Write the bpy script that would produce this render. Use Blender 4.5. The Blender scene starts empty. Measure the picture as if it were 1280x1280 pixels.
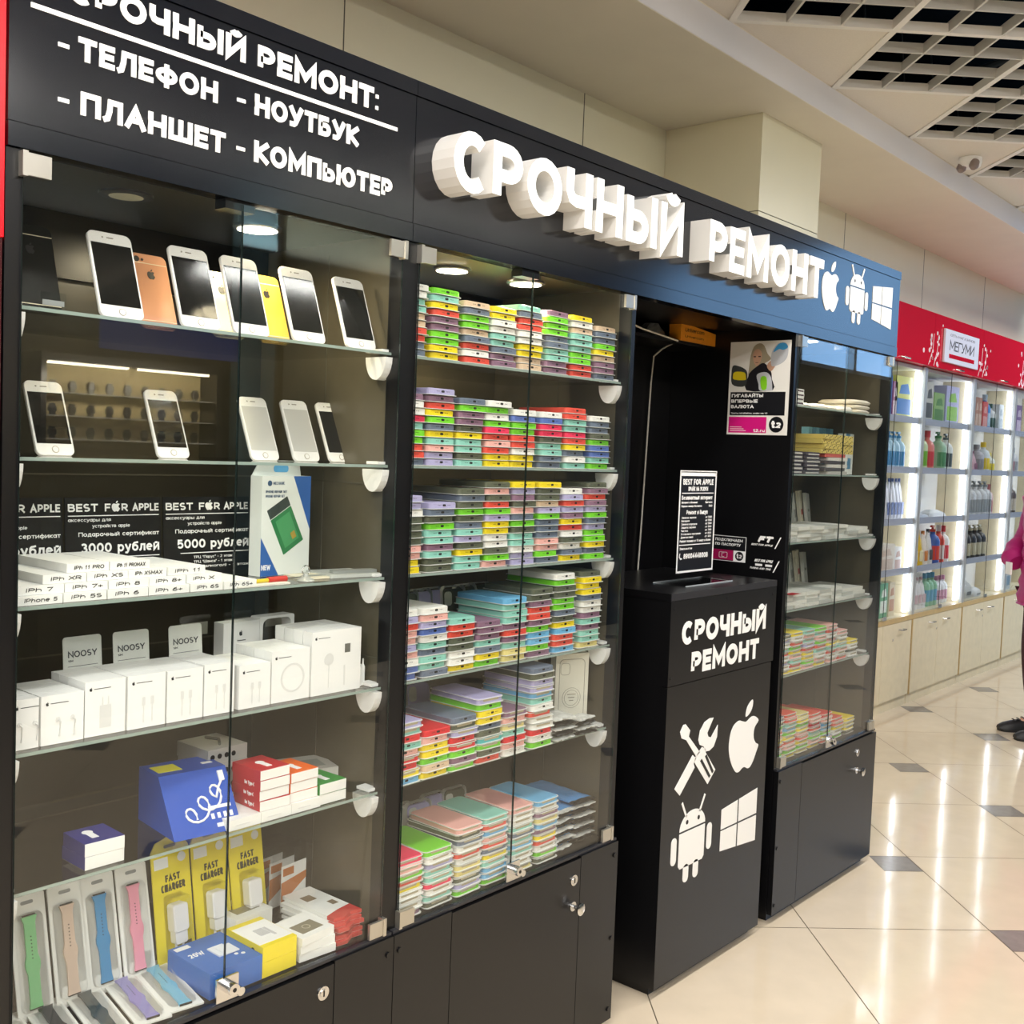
import bpy, bmesh, math, random
from mathutils import Matrix, Vector
random.seed(7)
sc = bpy.context.scene
COL = sc.collection

# ---------------------------------------------------------------- camera
cam = bpy.data.cameras.new('camera')
cam.sensor_width = 36.0
cam.lens = 36.0 * 1358.04 / 1280.0
cam.clip_start = 0.05
cam_o = bpy.data.objects.new('camera', cam)
COL.objects.link(cam_o)
_R = Vector((0.6515791, -0.75762771, 0.03801219))
_U = Vector((0.01659607, 0.06433483, 0.99779036))
_F = Vector((0.75839913, 0.64950849, -0.05449287))
cam_o.matrix_world = Matrix(((_R.x, _U.x, -_F.x, -1.51381535), (_R.y, _U.y, -_F.y, -1.58791091),
                             (_R.z, _U.z, -_F.z, 1.5), (0, 0, 0, 1)))
sc.camera = cam_o
# ---------------------------------------------------------------- world (daylight at the far end of the mall)
world = bpy.data.worlds.new('world'); sc.world = world
world.use_nodes = True
bg = world.node_tree.nodes['Background']
bg.inputs['Color'].default_value = (0.30, 0.58, 1.0, 1)
bg.inputs['Strength'].default_value = 2.6
# ---------------------------------------------------------------- ceiling luminaires of the aisle, added fill lamps and uplights
def area(name, loc, sx, sy, power, col=(1.0, 0.965, 0.92), rot=(0, 0, 0)):
    l = bpy.data.lights.new(name, 'AREA'); l.shape = 'RECTANGLE'; l.size = sx; l.size_y = sy
    l.energy = power; l.color = col
    o = bpy.data.objects.new(name, l); COL.objects.link(o); o.location = loc; o.rotation_euler = rot
    return o
for _x in (-4.2, -2.6):
    for _y in (-3.3, -2.3, -1.2):
        area('aisle_and_fill_light', (_x, _y, 3.02), 0.6, 0.6, 36)
for _x, _y in ((-1.0, -2.5), (-0.4, -3.4), (0.3, -3.5)):
    area('aisle_and_fill_light', (_x, _y, 3.02), 0.6, 0.5, 20)  # added fill lamps, frontal light for the dim lower shelves
for _x in (-0.6, 1.2, 3.0, 4.8):
    area('aisle_and_fill_light', (_x, -0.85, 3.05), 1.2, 0.3, 22)
for _x in (-2.5, 0.5, 3.5):
    area('soffit_fill_uplight', (_x, -3.8, 2.66), 2.6, 0.15, 68, (1.0, 0.97, 0.94), (math.pi, 0, 0))  # unseen uplights, added only to brighten soffit and ceiling
area('aisle_and_fill_light', (8.2, -1.2, 3.9), 2.0, 1.2, 110, (0.95, 0.97, 1.0))
# ---------------------------------------------------------------- view
sc.view_settings.view_transform = 'Standard'
sc.view_settings.look = 'None'
sc.view_settings.gamma = 1.0
sc.view_settings.use_curve_mapping = False
sc.view_settings.exposure = 0.5
sc.cycles.transparent_max_bounces = 28
sc.cycles.max_bounces = 8
sc.cycles.sample_clamp_indirect = 6.0

# ================================================================ materials
def lin(h):
    h = h.lstrip('#'); v = [int(h[i:i + 2], 16) / 255 for i in (0, 2, 4)]
    return tuple(c / 12.92 if c <= 0.04045 else ((c + 0.055) / 1.055) ** 2.4 for c in v) + (1.0,)
_mats = {}
def M(name, hexc='#808080', rough=0.5, metal=0.0, spec=0.5, emit=0.0, noise=0.0, nscale=40.0, bump=0.0, ior=1.5, coat=0.0):
    if name in _mats: return _mats[name]
    m = bpy.data.materials.new(name); m.use_nodes = True
    nt = m.node_tree; b = nt.nodes['Principled BSDF']; c = lin(hexc)
    b.inputs['Base Color'].default_value = c
    b.inputs['Roughness'].default_value = rough
    b.inputs['Metallic'].default_value = metal
    b.inputs['Specular IOR Level'].default_value = spec
    b.inputs['IOR'].default_value = ior
    b.inputs['Coat Weight'].default_value = coat
    if emit:
        b.inputs['Emission Color'].default_value = c
        b.inputs['Emission Strength'].default_value = emit
    if noise or bump:
        tc = nt.nodes.new('ShaderNodeTexCoord'); n = nt.nodes.new('ShaderNodeTexNoise')
        n.inputs['Scale'].default_value = nscale; n.inputs['Detail'].default_value = 4
        nt.links.new(tc.outputs['Object'], n.inputs['Vector'])
        if noise:
            r = nt.nodes.new('ShaderNodeValToRGB')
            r.color_ramp.elements[0].position = 0.3; r.color_ramp.elements[1].position = 0.7
            r.color_ramp.elements[0].color = tuple(x * (1 - noise) for x in c[:3]) + (1,)
            r.color_ramp.elements[1].color = tuple(min(1, x * (1 + noise)) for x in c[:3]) + (1,)
            nt.links.new(n.outputs['Fac'], r.inputs['Fac']); nt.links.new(r.outputs['Color'], b.inputs['Base Color'])
        if bump:
            bp = nt.nodes.new('ShaderNodeBump'); bp.inputs['Strength'].default_value = bump; bp.inputs['Distance'].default_value = 0.002
            nt.links.new(n.outputs['Fac'], bp.inputs['Height']); nt.links.new(bp.outputs['Normal'], b.inputs['Normal'])
    _mats[name] = m
    return m
def glass_mat(name, tint=(1, 1, 1), refl=1.0, rough=0.0, ior=1.5):
    if name in _mats: return _mats[name]
    m = bpy.data.materials.new(name); m.use_nodes = True; nt = m.node_tree; nt.nodes.clear()
    o = nt.nodes.new('ShaderNodeOutputMaterial'); t = nt.nodes.new('ShaderNodeBsdfTransparent')
    t.inputs[0].default_value = tint + (1,)
    g = nt.nodes.new('ShaderNodeBsdfGlossy'); g.inputs['Roughness'].default_value = rough
    f = nt.nodes.new('ShaderNodeFresnel'); ge = nt.nodes.new('ShaderNodeNewGeometry')
    mr = nt.nodes.new('ShaderNodeMapRange'); mr.inputs['To Min'].default_value = ior; mr.inputs['To Max'].default_value = 1 / ior
    nt.links.new(ge.outputs['Backfacing'], mr.inputs['Value']); nt.links.new(mr.outputs[0], f.inputs['IOR'])
    mu = nt.nodes.new('ShaderNodeMath'); mu.operation = 'MULTIPLY'; mu.inputs[1].default_value = refl
    mx = nt.nodes.new('ShaderNodeMixShader')
    nt.links.new(f.outputs[0], mu.inputs[0]); nt.links.new(mu.outputs[0], mx.inputs[0])
    nt.links.new(t.outputs[0], mx.inputs[1]); nt.links.new(g.outputs[0], mx.inputs[2]); nt.links.new(mx.outputs[0], o.inputs[0])
    _mats[name] = m
    return m
def emis(name, hexc, s):
    if name in _mats: return _mats[name]
    m = bpy.data.materials.new(name); m.use_nodes = True; nt = m.node_tree; nt.nodes.clear()
    o = nt.nodes.new('ShaderNodeOutputMaterial'); e = nt.nodes.new('ShaderNodeEmission')
    e.inputs[0].default_value = lin(hexc); e.inputs[1].default_value = s
    nt.links.new(e.outputs[0], o.inputs[0]); _mats[name] = m
    return m

LAM = M('black_laminate', '#0d0d0f', 0.30, spec=0.45, noise=0.12, nscale=300, bump=0.04)
LAMF = M('black_gloss_board', '#070b14', 0.15, spec=0.5, ior=1.6, noise=0.1, nscale=200)
EDGE = M('dark_edge_band', '#2a2a2e', 0.3)
TAUPE = M('taupe_board', '#575142', 0.3, noise=0.05, nscale=30)
WHITE = M('white_vinyl', '#f4f4f2', 0.45)
PAPER = M('white_card', '#f0f0ec', 0.55, noise=0.02)
CHROME = M('chrome', '#d8d8d8', 0.18, metal=1.0)
STEEL = M('brushed_steel', '#c9c5bb', 0.32, metal=0.9)
BLACK = M('black_plastic', '#0c0c0d', 0.35)
DARK = M('dark_port', '#15120f', 0.6)
GLASS = glass_mat('clear_glass', (0.985, 0.995, 0.99), 1.15)
GLEDGE = M('green_glass_edge', '#93a39b', 0.15, spec=0.6)
DEDGE = M('dark_glass_edge', '#1d2725', 0.15)
SHELFG = glass_mat('shelf_glass', (0.98, 0.993, 0.986), 1.0)
CLEAR = glass_mat('clear_plastic', (0.98, 0.98, 0.98), .8, 0.08)
ALU = M('pale_aluminium', '#c7c9c6', 0.35, metal=0.6)

# ================================================================ mesh builder
class MB:
    def __init__(s): s.v = []; s.f = []; s.m = []
    def add(s, vs, fs, m=0):
        b = len(s.v); s.v += [tuple(v) for v in vs]
        for f in fs: s.f.append([b + i for i in f]); s.m.append(m)
        return s
    def box(s, x0, x1, y0, y1, z0, z1, m=0):
        return s.add([(x0, y0, z0), (x1, y0, z0), (x1, y1, z0), (x0, y1, z0), (x0, y0, z1), (x1, y0, z1), (x1, y1, z1), (x0, y1, z1)],
                     [(0, 3, 2, 1), (4, 5, 6, 7), (0, 1, 5, 4), (1, 2, 6, 5), (2, 3, 7, 6), (3, 0, 4, 7)], m)
    def rings(s, rings, m=0, cap=True, closed=True):
        n = len(rings[0]); b = len(s.v)
        for r in rings: s.v += [tuple(p) for p in r]
        for k in range(len(rings) - 1):
            for i in range(n if closed else n - 1):
                j = (i + 1) % n
                s.f.append([b + k * n + i, b + k * n + j, b + (k + 1) * n + j, b + (k + 1) * n + i]); s.m.append(m)
        if cap:
            s.f.append([b + i for i in range(n)][::-1]); s.m.append(m)
            s.f.append([b + (len(rings) - 1) * n + i for i in range(n)]); s.m.append(m)
        return s
    def prism(s, pts, axis, a, b, m=0):
        def p3(p, h):
            return {'x': (h, p[0], p[1]), 'y': (p[0], h, p[1]), 'z': (p[0], p[1], h)}[axis]
        return s.rings([[p3(p, a) for p in pts], [p3(p, b) for p in pts]], m)
    def cyl(s, c, axis, r, h, n=20, m=0, r2=None):
        r2 = r if r2 is None else r2
        def ring(rr, k):
            o = []
            for i in range(n):
                t = 2 * math.pi * i / n; a, b = rr * math.cos(t), rr * math.sin(t)
                o.append({'x': (c[0] + k, c[1] + a, c[2] + b), 'y': (c[0] + a, c[1] + k, c[2] + b), 'z': (c[0] + a, c[1] + b, c[2] + k)}[axis])
            return o
        return s.rings([ring(r, 0), ring(r2, h)], m)
    def lathe(s, prof, c=(0, 0, 0), n=20, m=0):
        return s.rings([[(c[0] + r * math.cos(2 * math.pi * i / n), c[1] + r * math.sin(2 * math.pi * i / n), c[2] + z) for i in range(n)] for r, z in prof], m)
    def tube(s, pts, r, n=8, m=0):
        pts = [Vector(p) for p in pts]; rs = []
        for i, p in enumerate(pts):
            d = (pts[min(i + 1, len(pts) - 1)] - pts[max(i - 1, 0)]).normalized()
            u = d.cross(Vector((0, 0, 1)))
            if u.length < 1e-3: u = d.cross(Vector((1, 0, 0)))
            u.normalize(); w = d.cross(u)
            rs.append([p + r * (math.cos(2 * math.pi * k / n) * u + math.sin(2 * math.pi * k / n) * w) for k in range(n)])
        return s.rings(rs, m)
    def ext(s, o):  # append another builder
        b = len(s.v); s.v += o.v; s.f += [[b + i for i in f] for f in o.f]; s.m += o.m
        return s
    def xf(s, mat):
        s.v = [tuple(mat @ Vector(v)) for v in s.v]; return s
    def mesh(s, name, mats, smooth=False):
        me = bpy.data.meshes.new(name); me.from_pydata(s.v, [], s.f)
        for m in (mats if isinstance(mats, (list, tuple)) else [mats]): me.materials.append(m)
        me.polygons.foreach_set('material_index', s.m)
        bm = bmesh.new(); bm.from_mesh(me); bmesh.ops.recalc_face_normals(bm, faces=bm.faces[:]); bm.to_mesh(me); bm.free()
        if smooth:
            me.polygons.foreach_set('use_smooth', [True] * len(me.polygons))
            try: me.set_sharp_from_angle(angle=math.radians(40))
            except Exception: pass
        me.update()
        return me
    def build(s, name, mats, parent=None, loc=None, rot=None, smooth=False, label=None):
        o = bpy.data.objects.new(name, s.mesh(name, mats, smooth)); COL.objects.link(o)
        if parent is not None: o.parent = parent
        if loc is not None: o.location = loc
        if rot is not None: o.rotation_euler = rot
        if label: o['label'] = label
        return o
def obj_of(me, name, parent=None, loc=None, rot=None):
    o = bpy.data.objects.new(name, me); COL.objects.link(o)
    if parent is not None: o.parent = parent
    if loc is not None: o.location = loc
    if rot is not None: o.rotation_euler = rot
    return o
_labels = {}
def tag(o, label, cat, group=None, kind=None):
    o['label'] = label; o['category'] = cat
    if group: o['group'] = group
    if kind: o['kind'] = kind
    return o
def thing(name, label, cat, loc=(0, 0, 0), rz=0.0, group=None, rot=None):
    o = bpy.data.objects.new(name, None); COL.objects.link(o); o.empty_display_size = 0.02
    o.location = loc; o.rotation_euler = rot if rot is not None else (0, 0, rz)
    return tag(o, label, cat, group)
def copy_tree(o, parent=None):
    c = o.copy(); COL.objects.link(c)
    if parent is not None: c.parent = parent
    for ch in list(o.children): copy_tree(ch, c)
    return c
def struct(name, mb, mats, smooth=False):
    o = mb.build(name, mats, smooth=smooth); o['kind'] = 'structure'
    return o
ORD = ['first', 'second', 'third', 'fourth', 'fifth', 'sixth', 'seventh', 'eighth', 'ninth', 'tenth', 'eleventh', 'twelfth', 'thirteenth', 'fourteenth']
def rrect(cx, cy, w, h, r, n=5):
    o = []
    for k, (sx, sy) in enumerate(((1, 1), (-1, 1), (-1, -1), (1, -1))):
        for i in range(n + 1):
            t = math.pi / 2 * (k + i / n)
            o.append((cx + sx * (w / 2 - r) + r * math.cos(t), cy + sy * (h / 2 - r) + r * math.sin(t)))
    return o

# ================================================================ stroke lettering (no font files)
_arcO = '@.5,.5,.5,.5,0,360'
G = {
'А': (.74, '0,0 .5,1 1,0;.2,.33 .8,.33'), 'Б': (.62, '.95,1 0,1 0,0 .6,0 @.6,.29,.4,.29,-90,90 0,.58'),
'В': (.62, '0,0 0,1 .55,1 @.55,.77,.36,.23,90,-90 0,.54;.5,.54 @.58,.27,.42,.27,90,-90 0,0'), 'Г': (.5, '0,0 0,1 1,1'),
'Д': (.74, '0,-.2 0,0 1,0 1,-.2;.15,0 .32,1 .85,1 .85,0'), 'Е': (.54, '1,1 0,1 0,0 1,0;0,.5 .9,.5'),
'Ж': (.95, '0,0 .42,.5 0,1;1,0 .58,.5 1,1;.5,0 .5,1'), 'З': (.58, '@.46,.76,.44,.24,150,-90;@.46,.26,.54,.26,90,-150'),
'И': (.68, '0,1 0,0 1,1 1,0'), 'Й': (.68, '0,1 0,0 1,1 1,0;@.5,1.42,.26,.17,190,350'), 'К': (.64, '0,0 0,1;1,1 .12,.5 1,0'),
'Л': (.68, '0,0 .12,.05 .26,.5 .3,1 1,1 1,0'), 'М': (.82, '0,0 0,1 .5,.25 1,1 1,0'), 'Н': (.68, '0,0 0,1;1,0 1,1;0,.5 1,.5'),
'О': (.76, _arcO), 'П': (.68, '0,0 0,1 1,1 1,0'), 'Р': (.6, '0,0 0,1 .5,1 @.5,.72,.5,.28,90,-90 0,.44'),
'С': (.64, '@.55,.5,.55,.5,48,312'), 'Т': (.62, '0,1 1,1;.5,1 .5,0'), 'У': (.66, '0,1 .52,.35;1,1 .46,.1 .3,0 .08,0'),
'Ф': (.82, '@.5,.52,.5,.32,0,360;.5,1.04 .5,-.04'), 'Х': (.68, '0,0 1,1;0,1 1,0'), 'Ц': (.72, '0,1 0,0 1.08,0 1.08,-.2;.88,0 .88,1'),
'Ч': (.62, '0,1 0,.62 .12,.46 .35,.41 1,.43;1,1 1,0'), 'Ш': (.92, '0,1 0,0 1,0 1,1;.5,0 .5,1'), 'Щ': (.96, '0,1 0,0 1.08,0 1.08,-.2;.47,0 .47,1;.94,0 .94,1'),
'Ъ': (.72, '0,1 .25,1 .25,0 .68,0 @.68,.28,.32,.28,-90,90 .25,.56'), 'Ы': (.84, '0,1 0,0 .34,0 @.34,.28,.3,.28,-90,90 0,.56;1,0 1,1'),
'Ь': (.6, '0,1 0,0 .55,0 @.55,.28,.45,.28,-90,90 0,.56'), 'Э': (.66, '@.45,.5,.55,.5,132,-132;.35,.5 1,.5'),
'Ю': (.98, '0,0 0,1;0,.5 .35,.5;@.67,.5,.33,.5,0,360'), 'Я': (.62, '1,0 1,1 .5,1 @.5,.72,.5,.28,90,270 1,.44;.55,.44 0,0'),
'D': (.68, '0,0 0,1 .45,1 @.45,.5,.55,.5,90,-90 0,0'), 'F': (.52, '0,0 0,1 1,1;0,.5 .85,.5'), 'G': (.7, '@.55,.5,.55,.5,48,335 1.02,.48 .6,.48'),
'I': (.14, '.5,0 .5,1'), 'J': (.5, '1,1 1,.3 @.5,.3,.5,.3,0,-160'), 'L': (.5, '0,1 0,0 1,0'), 'N': (.7, '0,0 0,1 1,0 1,1'),
'R': (.64, '0,0 0,1 .5,1 @.5,.72,.5,.28,90,-90 0,.44;.5,.44 1,0'), 'S': (.58, '@.5,.75,.46,.25,40,270;@.5,.25,.5,.25,90,-140'),
'U': (.68, '0,1 0,.3 @.5,.3,.5,.3,180,360 1,1'), 'V': (.7, '0,1 .5,0 1,1'), 'W': (.95, '0,1 .25,0 .5,.8 .75,0 1,1'), 'Y': (.66, '0,1 .5,.45 1,1;.5,.45 .5,0'),
'Z': (.6, '0,1 1,1 0,0 1,0'), 'Q': (.76, _arcO + ';.6,.3 1,-.05'),
'0': (.6, _arcO), '1': (.4, '.1,.75 .6,1 .6,0'), '2': (.56, '@.5,.72,.48,.28,160,-30 0,0 1,0'), '3': (.56, '@.46,.76,.44,.24,150,-90;@.46,.26,.54,.26,90,-150'),
'4': (.6, '.75,0 .75,1 0,.3 1,.3'), '5': (.56, '.95,1 .12,1 .08,.55 @.48,.32,.5,.32,120,-150'), '6': (.58, '@.5,.3,.5,.3,0,360;.02,.35 .2,.8 .75,1'),
'7': (.56, '0,1 1,1 .35,0'), '8': (.58, '@.5,.75,.42,.25,0,360;@.5,.26,.5,.26,0,360'), '9': (.58, '@.5,.7,.5,.3,0,360;.98,.65 .8,.2 .25,0'),
':': (.14, '.5,.02 .5,.1;.5,.6 .5,.68'), '-': (.34, '0,.38 1,.38'), '.': (.14, '.5,0 .5,.05'), ',': (.14, '.5,.05 .3,-.1'), '"': (.3, '.2,1 .2,.75;.8,1 .8,.75'),
'+': (.5, '0,.4 1,.4;.5,.1 .5,.7'), '(': (.2, '1,1.05 .2,.7 .2,.2 1,-.1'), ')': (.2, '0,1.05 .8,.7 .8,.2 0,-.1'), '/': (.4, '0,0 1,1'),
'а': (.54, '@.47,.36,.47,.36,0,360;1,.72 1,0'), 'б': (.56, '@.5,.33,.5,.33,0,360;0,.33 .05,.75 .3,.95 .95,1.03'), 'е': (.56, '0,.37 1,.37 @.5,.36,.5,.36,0,310'),
'р': (.56, '0,-.3 0,.72;@.5,.36,.5,.36,0,360'), 'у': (.54, '0,.72 .5,.05;1,.72 .45,-.15 .25,-.3 .05,-.28'), 'ф': (.74, '@.5,.36,.5,.36,0,360;.5,1 .5,-.3'),
'i': (.14, '.5,0 .5,.66;.5,.92 .5,.97'), 'h': (.54, '0,0 0,1;0,.36 @.5,.36,.5,.34,180,0 1,0'), 'l': (.14, '.5,0 .5,1'), 't': (.36, '.4,1 .4,.15 .55,0 .9,0;0,.72 .9,.72'),
'r': (.36, '0,0 0,.72;0,.36 @.7,.3,.7,.4,150,70'), 'u': (.54, '0,.72 0,.3 @.5,.3,.5,.3,180,360;1,.72 1,0'), 'n': (.54, '0,0 0,.72;0,.36 @.5,.36,.5,.34,180,0 1,0'),
's': (.46, '@.5,.53,.46,.19,40,270;@.5,.18,.5,.18,90,-140'), 'm': (.84, '0,0 0,.72;0,.4 @.25,.4,.25,.3,180,0 .5,0;.5,.4 @.75,.4,.25,.3,180,0 1,0'),
'd': (.56, '1,0 1,1;@.5,.36,.5,.36,0,360'), 'w': (.8, '0,.72 .25,0 .5,.6 .75,0 1,.72'), 'y': (.54, '0,.72 .5,.05;1,.72 .45,-.15 .25,-.3 .05,-.28'),
}
for _a, _b in zip('ABEKMHOPCTX', 'АВЕКМНОРСТХ'): G[_a] = G[_b]
for _a, _b in zip('aepocx', 'аерОСХ'): G[_a] = G[_b] if _b in 'аер' else None
_small = 'вгджзийклмнпстцчшщъыьэюяох'
def _shrink(spec):
    out = []
    for st in spec.split(';'):
        tk = []
        for t in st.split():
            if t[0] == '@':
                a = [float(x) for x in t[1:].split(',')]; a[1] *= .72; a[3] *= .72; tk.append('@' + ','.join(map(str, a)))
            else:
                x, y = t.split(','); tk.append('%s,%s' % (x, float(y) * .72))
        out.append(' '.join(tk))
    return ';'.join(out)
for _c in _small: G[_c] = (G[_c.upper()][0] * .8, _shrink(G[_c.upper()][1]))
for _a, _b in zip('ocx', 'осх'): G[_a] = G[_b]
G['k'] = (.52, '0,0 0,1;1,.72 .1,.34 1,0'); G['f'] = (.36, '1,1 .6,.98 .4,.8 .4,0;0,.72 .9,.72'); G['b'] = (.56, '0,0 0,1;@.5,.36,.5,.36,0,360'); G['v'] = (.56, '0,.72 .5,0 1,.72')
def glyph(ch, x, z, w, h, t):
    """polylines of a glyph in its box, returned as (points, closed)"""
    res = []
    for st in G[ch][1].split(';'):
        pts = []; closed = False; curved = False
        for tk in st.split():
            if tk[0] == '@':
                cx, cy, rx, ry, a0, a1 = map(float, tk[1:].split(','))
                n = max(4, int(abs(a1 - a0) / 18)); curved = True
                if abs(a1 - a0) >= 359: closed = True
                for i in range(n + (0 if closed else 1)):
                    a = math.radians(a0 + (a1 - a0) * i / n); pts.append((cx + rx * math.cos(a), cy + ry * math.sin(a)))
            else: pts.append(tuple(map(float, tk.split(','))))
        q = []
        for u, v in pts:
            p = (x + t / 2 + u * max(w - t, 1e-6), z + t / 2 + v * (h - t))
            if not q or (abs(p[0] - q[-1][0]) + abs(p[1] - q[-1][1])) > 1e-7: q.append(p)
        res.append((q, closed, curved))
    return res
def strip(mb, pts, closed, t, ya, yb, m=0, cap=True):
    n = len(pts); L = []; Rr = []
    P = [Vector(p) for p in pts]
    if not closed and cap:
        P[0] = P[0] + (P[0] - P[1]).normalized() * t / 2; P[-1] = P[-1] + (P[-1] - P[-2]).normalized() * t / 2
    for i in range(n):
        if closed: a, b = P[i - 1], P[(i + 1) % n]
        else: a, b = P[max(i - 1, 0)], P[min(i + 1, n - 1)]
        d1 = (P[i] - a).normalized() if (P[i] - a).length > 1e-9 else (b - P[i]).normalized()
        d2 = (b - P[i]).normalized() if (b - P[i]).length > 1e-9 else d1
        n1 = Vector((-d1.y, d1.x)); n2 = Vector((-d2.y, d2.x)); mt = n1 + n2
        if mt.length < 0.35: mt = n1
        mt.normalize(); k = (t / 2) / max(0.42, mt.dot(n1))
        L.append(P[i] + mt * k); Rr.append(P[i] - mt * k)
    b = len(mb.v)
    for i in range(n):
        mb.v += [(L[i].x, ya, L[i].y), (Rr[i].x, ya, Rr[i].y), (L[i].x, yb, L[i].y), (Rr[i].x, yb, Rr[i].y)]
    for i in range(n if closed else n - 1):
        j = (i + 1) % n; A = b + 4 * i; B = b + 4 * j
        for f in ((A, B, B + 1, A + 1), (A + 2, A + 3, B + 3, B + 2), (A, A + 2, B + 2, B), (A + 1, B + 1, B + 3, A + 3)): mb.f.append(list(f)); mb.m.append(m)
    if not closed:
        for A in (b, b + 4 * (n - 1)): mb.f.append([A, A + 1, A + 3, A + 2]); mb.m.append(m)
def text(mb, s, x0, x1, z0, z1, wt=.2, y=0.0, d=.001, m=0, gap=.09, each=None, slant=0.0):
    """write s between x0..x1, baseline z0, cap height to z1, facing -Y at depth y (front at y-d)"""
    h = z1 - z0; t = wt * h
    ws = [(.34 if c == ' ' else max(G[c][0], wt)) for c in s]
    tot = sum(ws) + gap * (len(s) - 1); k = (x1 - x0) / tot; x = x0
    for c, w in zip(s, ws):
        if c != ' ':
            tgt = MB() if each is not None else mb
            for si, (pts, cl, cu) in enumerate(glyph(c, x, z0, w * k, h, min(t, w * k))):
                if len(pts) < 2: continue
                if slant: pts = [(px + slant * (pz - z0), pz) for px, pz in pts]
                strip(tgt, pts, cl, min(t, w * k * .9), y - d - si * min(.0002, d * .06), y, m, cap=not cu or len(pts) < 4)
            if each is not None: each.append((c, tgt))
        x += (w + gap) * k
    return mb
def smooth_poly(pts, n=4):
    o = []; N = len(pts)
    for i in range(N):
        p0, p1, p2, p3 = [Vector(pts[(i + k - 1) % N]) for k in range(4)]
        for j in range(n):
            t = j / n
            q = 0.5 * ((2 * p1) + (p2 - p0) * t + (2 * p0 - 5 * p1 + 4 * p2 - p3) * t * t + (3 * p1 - p0 - 3 * p2 + p3) * t ** 3)
            o.append((q.x, q.y))
    return o
FRUIT = [(.5, .935), (.40, .965), (.28, 1.0), (.14, .95), (.04, .82), (.0, .62), (.02, .42), (.09, .24), (.18, .10), (.27, .01), (.36, 0), (.44, .04), (.5, .055), (.56, .04), (.64, 0), (.73, .02), (.82, .12), (.9, .26), (.965, .39), (.87, .45), (.80, .55), (.785, .66), (.82, .78), (.93, .88), (.84, .965), (.74, 1.0), (.64, .985), (.56, .945)]
LEAF = [(.5, 1.03), (.505, 1.15), (.57, 1.26), (.70, 1.33), (.705, 1.2), (.63, 1.085)]
def fruit_logo(mb, x0, z0, w, h, y=0.0, d=.001, m=0):
    k = h / 1.33
    mb.prism([(x0 + px * w, z0 + pz * k) for px, pz in smooth_poly(FRUIT, 3)], 'y', y - d, y, m)
    mb.prism([(x0 + px * w, z0 + pz * k) for px, pz in smooth_poly(LEAF, 3)], 'y', y - d, y, m)
    return mb
def robot_logo(mb, x0, z0, w, h, y=0.0, d=.001, m=0, mh=1):
    X = lambda u: x0 + u * w
    Z = lambda v: z0 + v * h
    mb.prism([(X(.5 + .31 * math.cos(math.radians(a))), Z(.645 + .215 * math.sin(math.radians(a)))) for a in range(0, 181, 10)], 'y', y - d, y, m)
    for s in (-1, 1):
        strip(mb, [(X(.5 + s * .17), Z(.82)), (X(.5 + s * .27), Z(.98))], False, .035 * w, y - d, y, m)
        mb.cyl((X(.5 + s * .14), y - d - .0004, Z(.735)), 'y', .03 * w, .0005, 10, mh)
        mb.prism(rrect(X(.5 + s * .43), Z(.44), .125 * w, .33 * h, .06 * w), 'y', y - d, y, m)
        mb.prism(rrect(X(.5 + s * .12), Z(.11), .13 * w, .22 * h, .06 * w), 'y', y - d, y, m)
    mb.prism([(X(.19), Z(.62)), (X(.19), Z(.23)), (X(.23), Z(.19)), (X(.77), Z(.19)), (X(.81), Z(.23)), (X(.81), Z(.62))], 'y', y - d, y, m)
    return mb
def window_logo(mb, x0, z0, w, h, y=0.0, d=.001, m=0):
    f = lambda u, v: (x0 + u * w, z0 + h * (.5 + (v - .5) * (.76 + .24 * u)))
    for a, b in ((0, .44), (.48, 1)):
        for c, e in ((0, .48), (.52, 1)):
            mb.prism([f(a, c), f(b, c), f(b, e), f(a, e)], 'y', y - d, y, m)
    return mb
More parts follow.
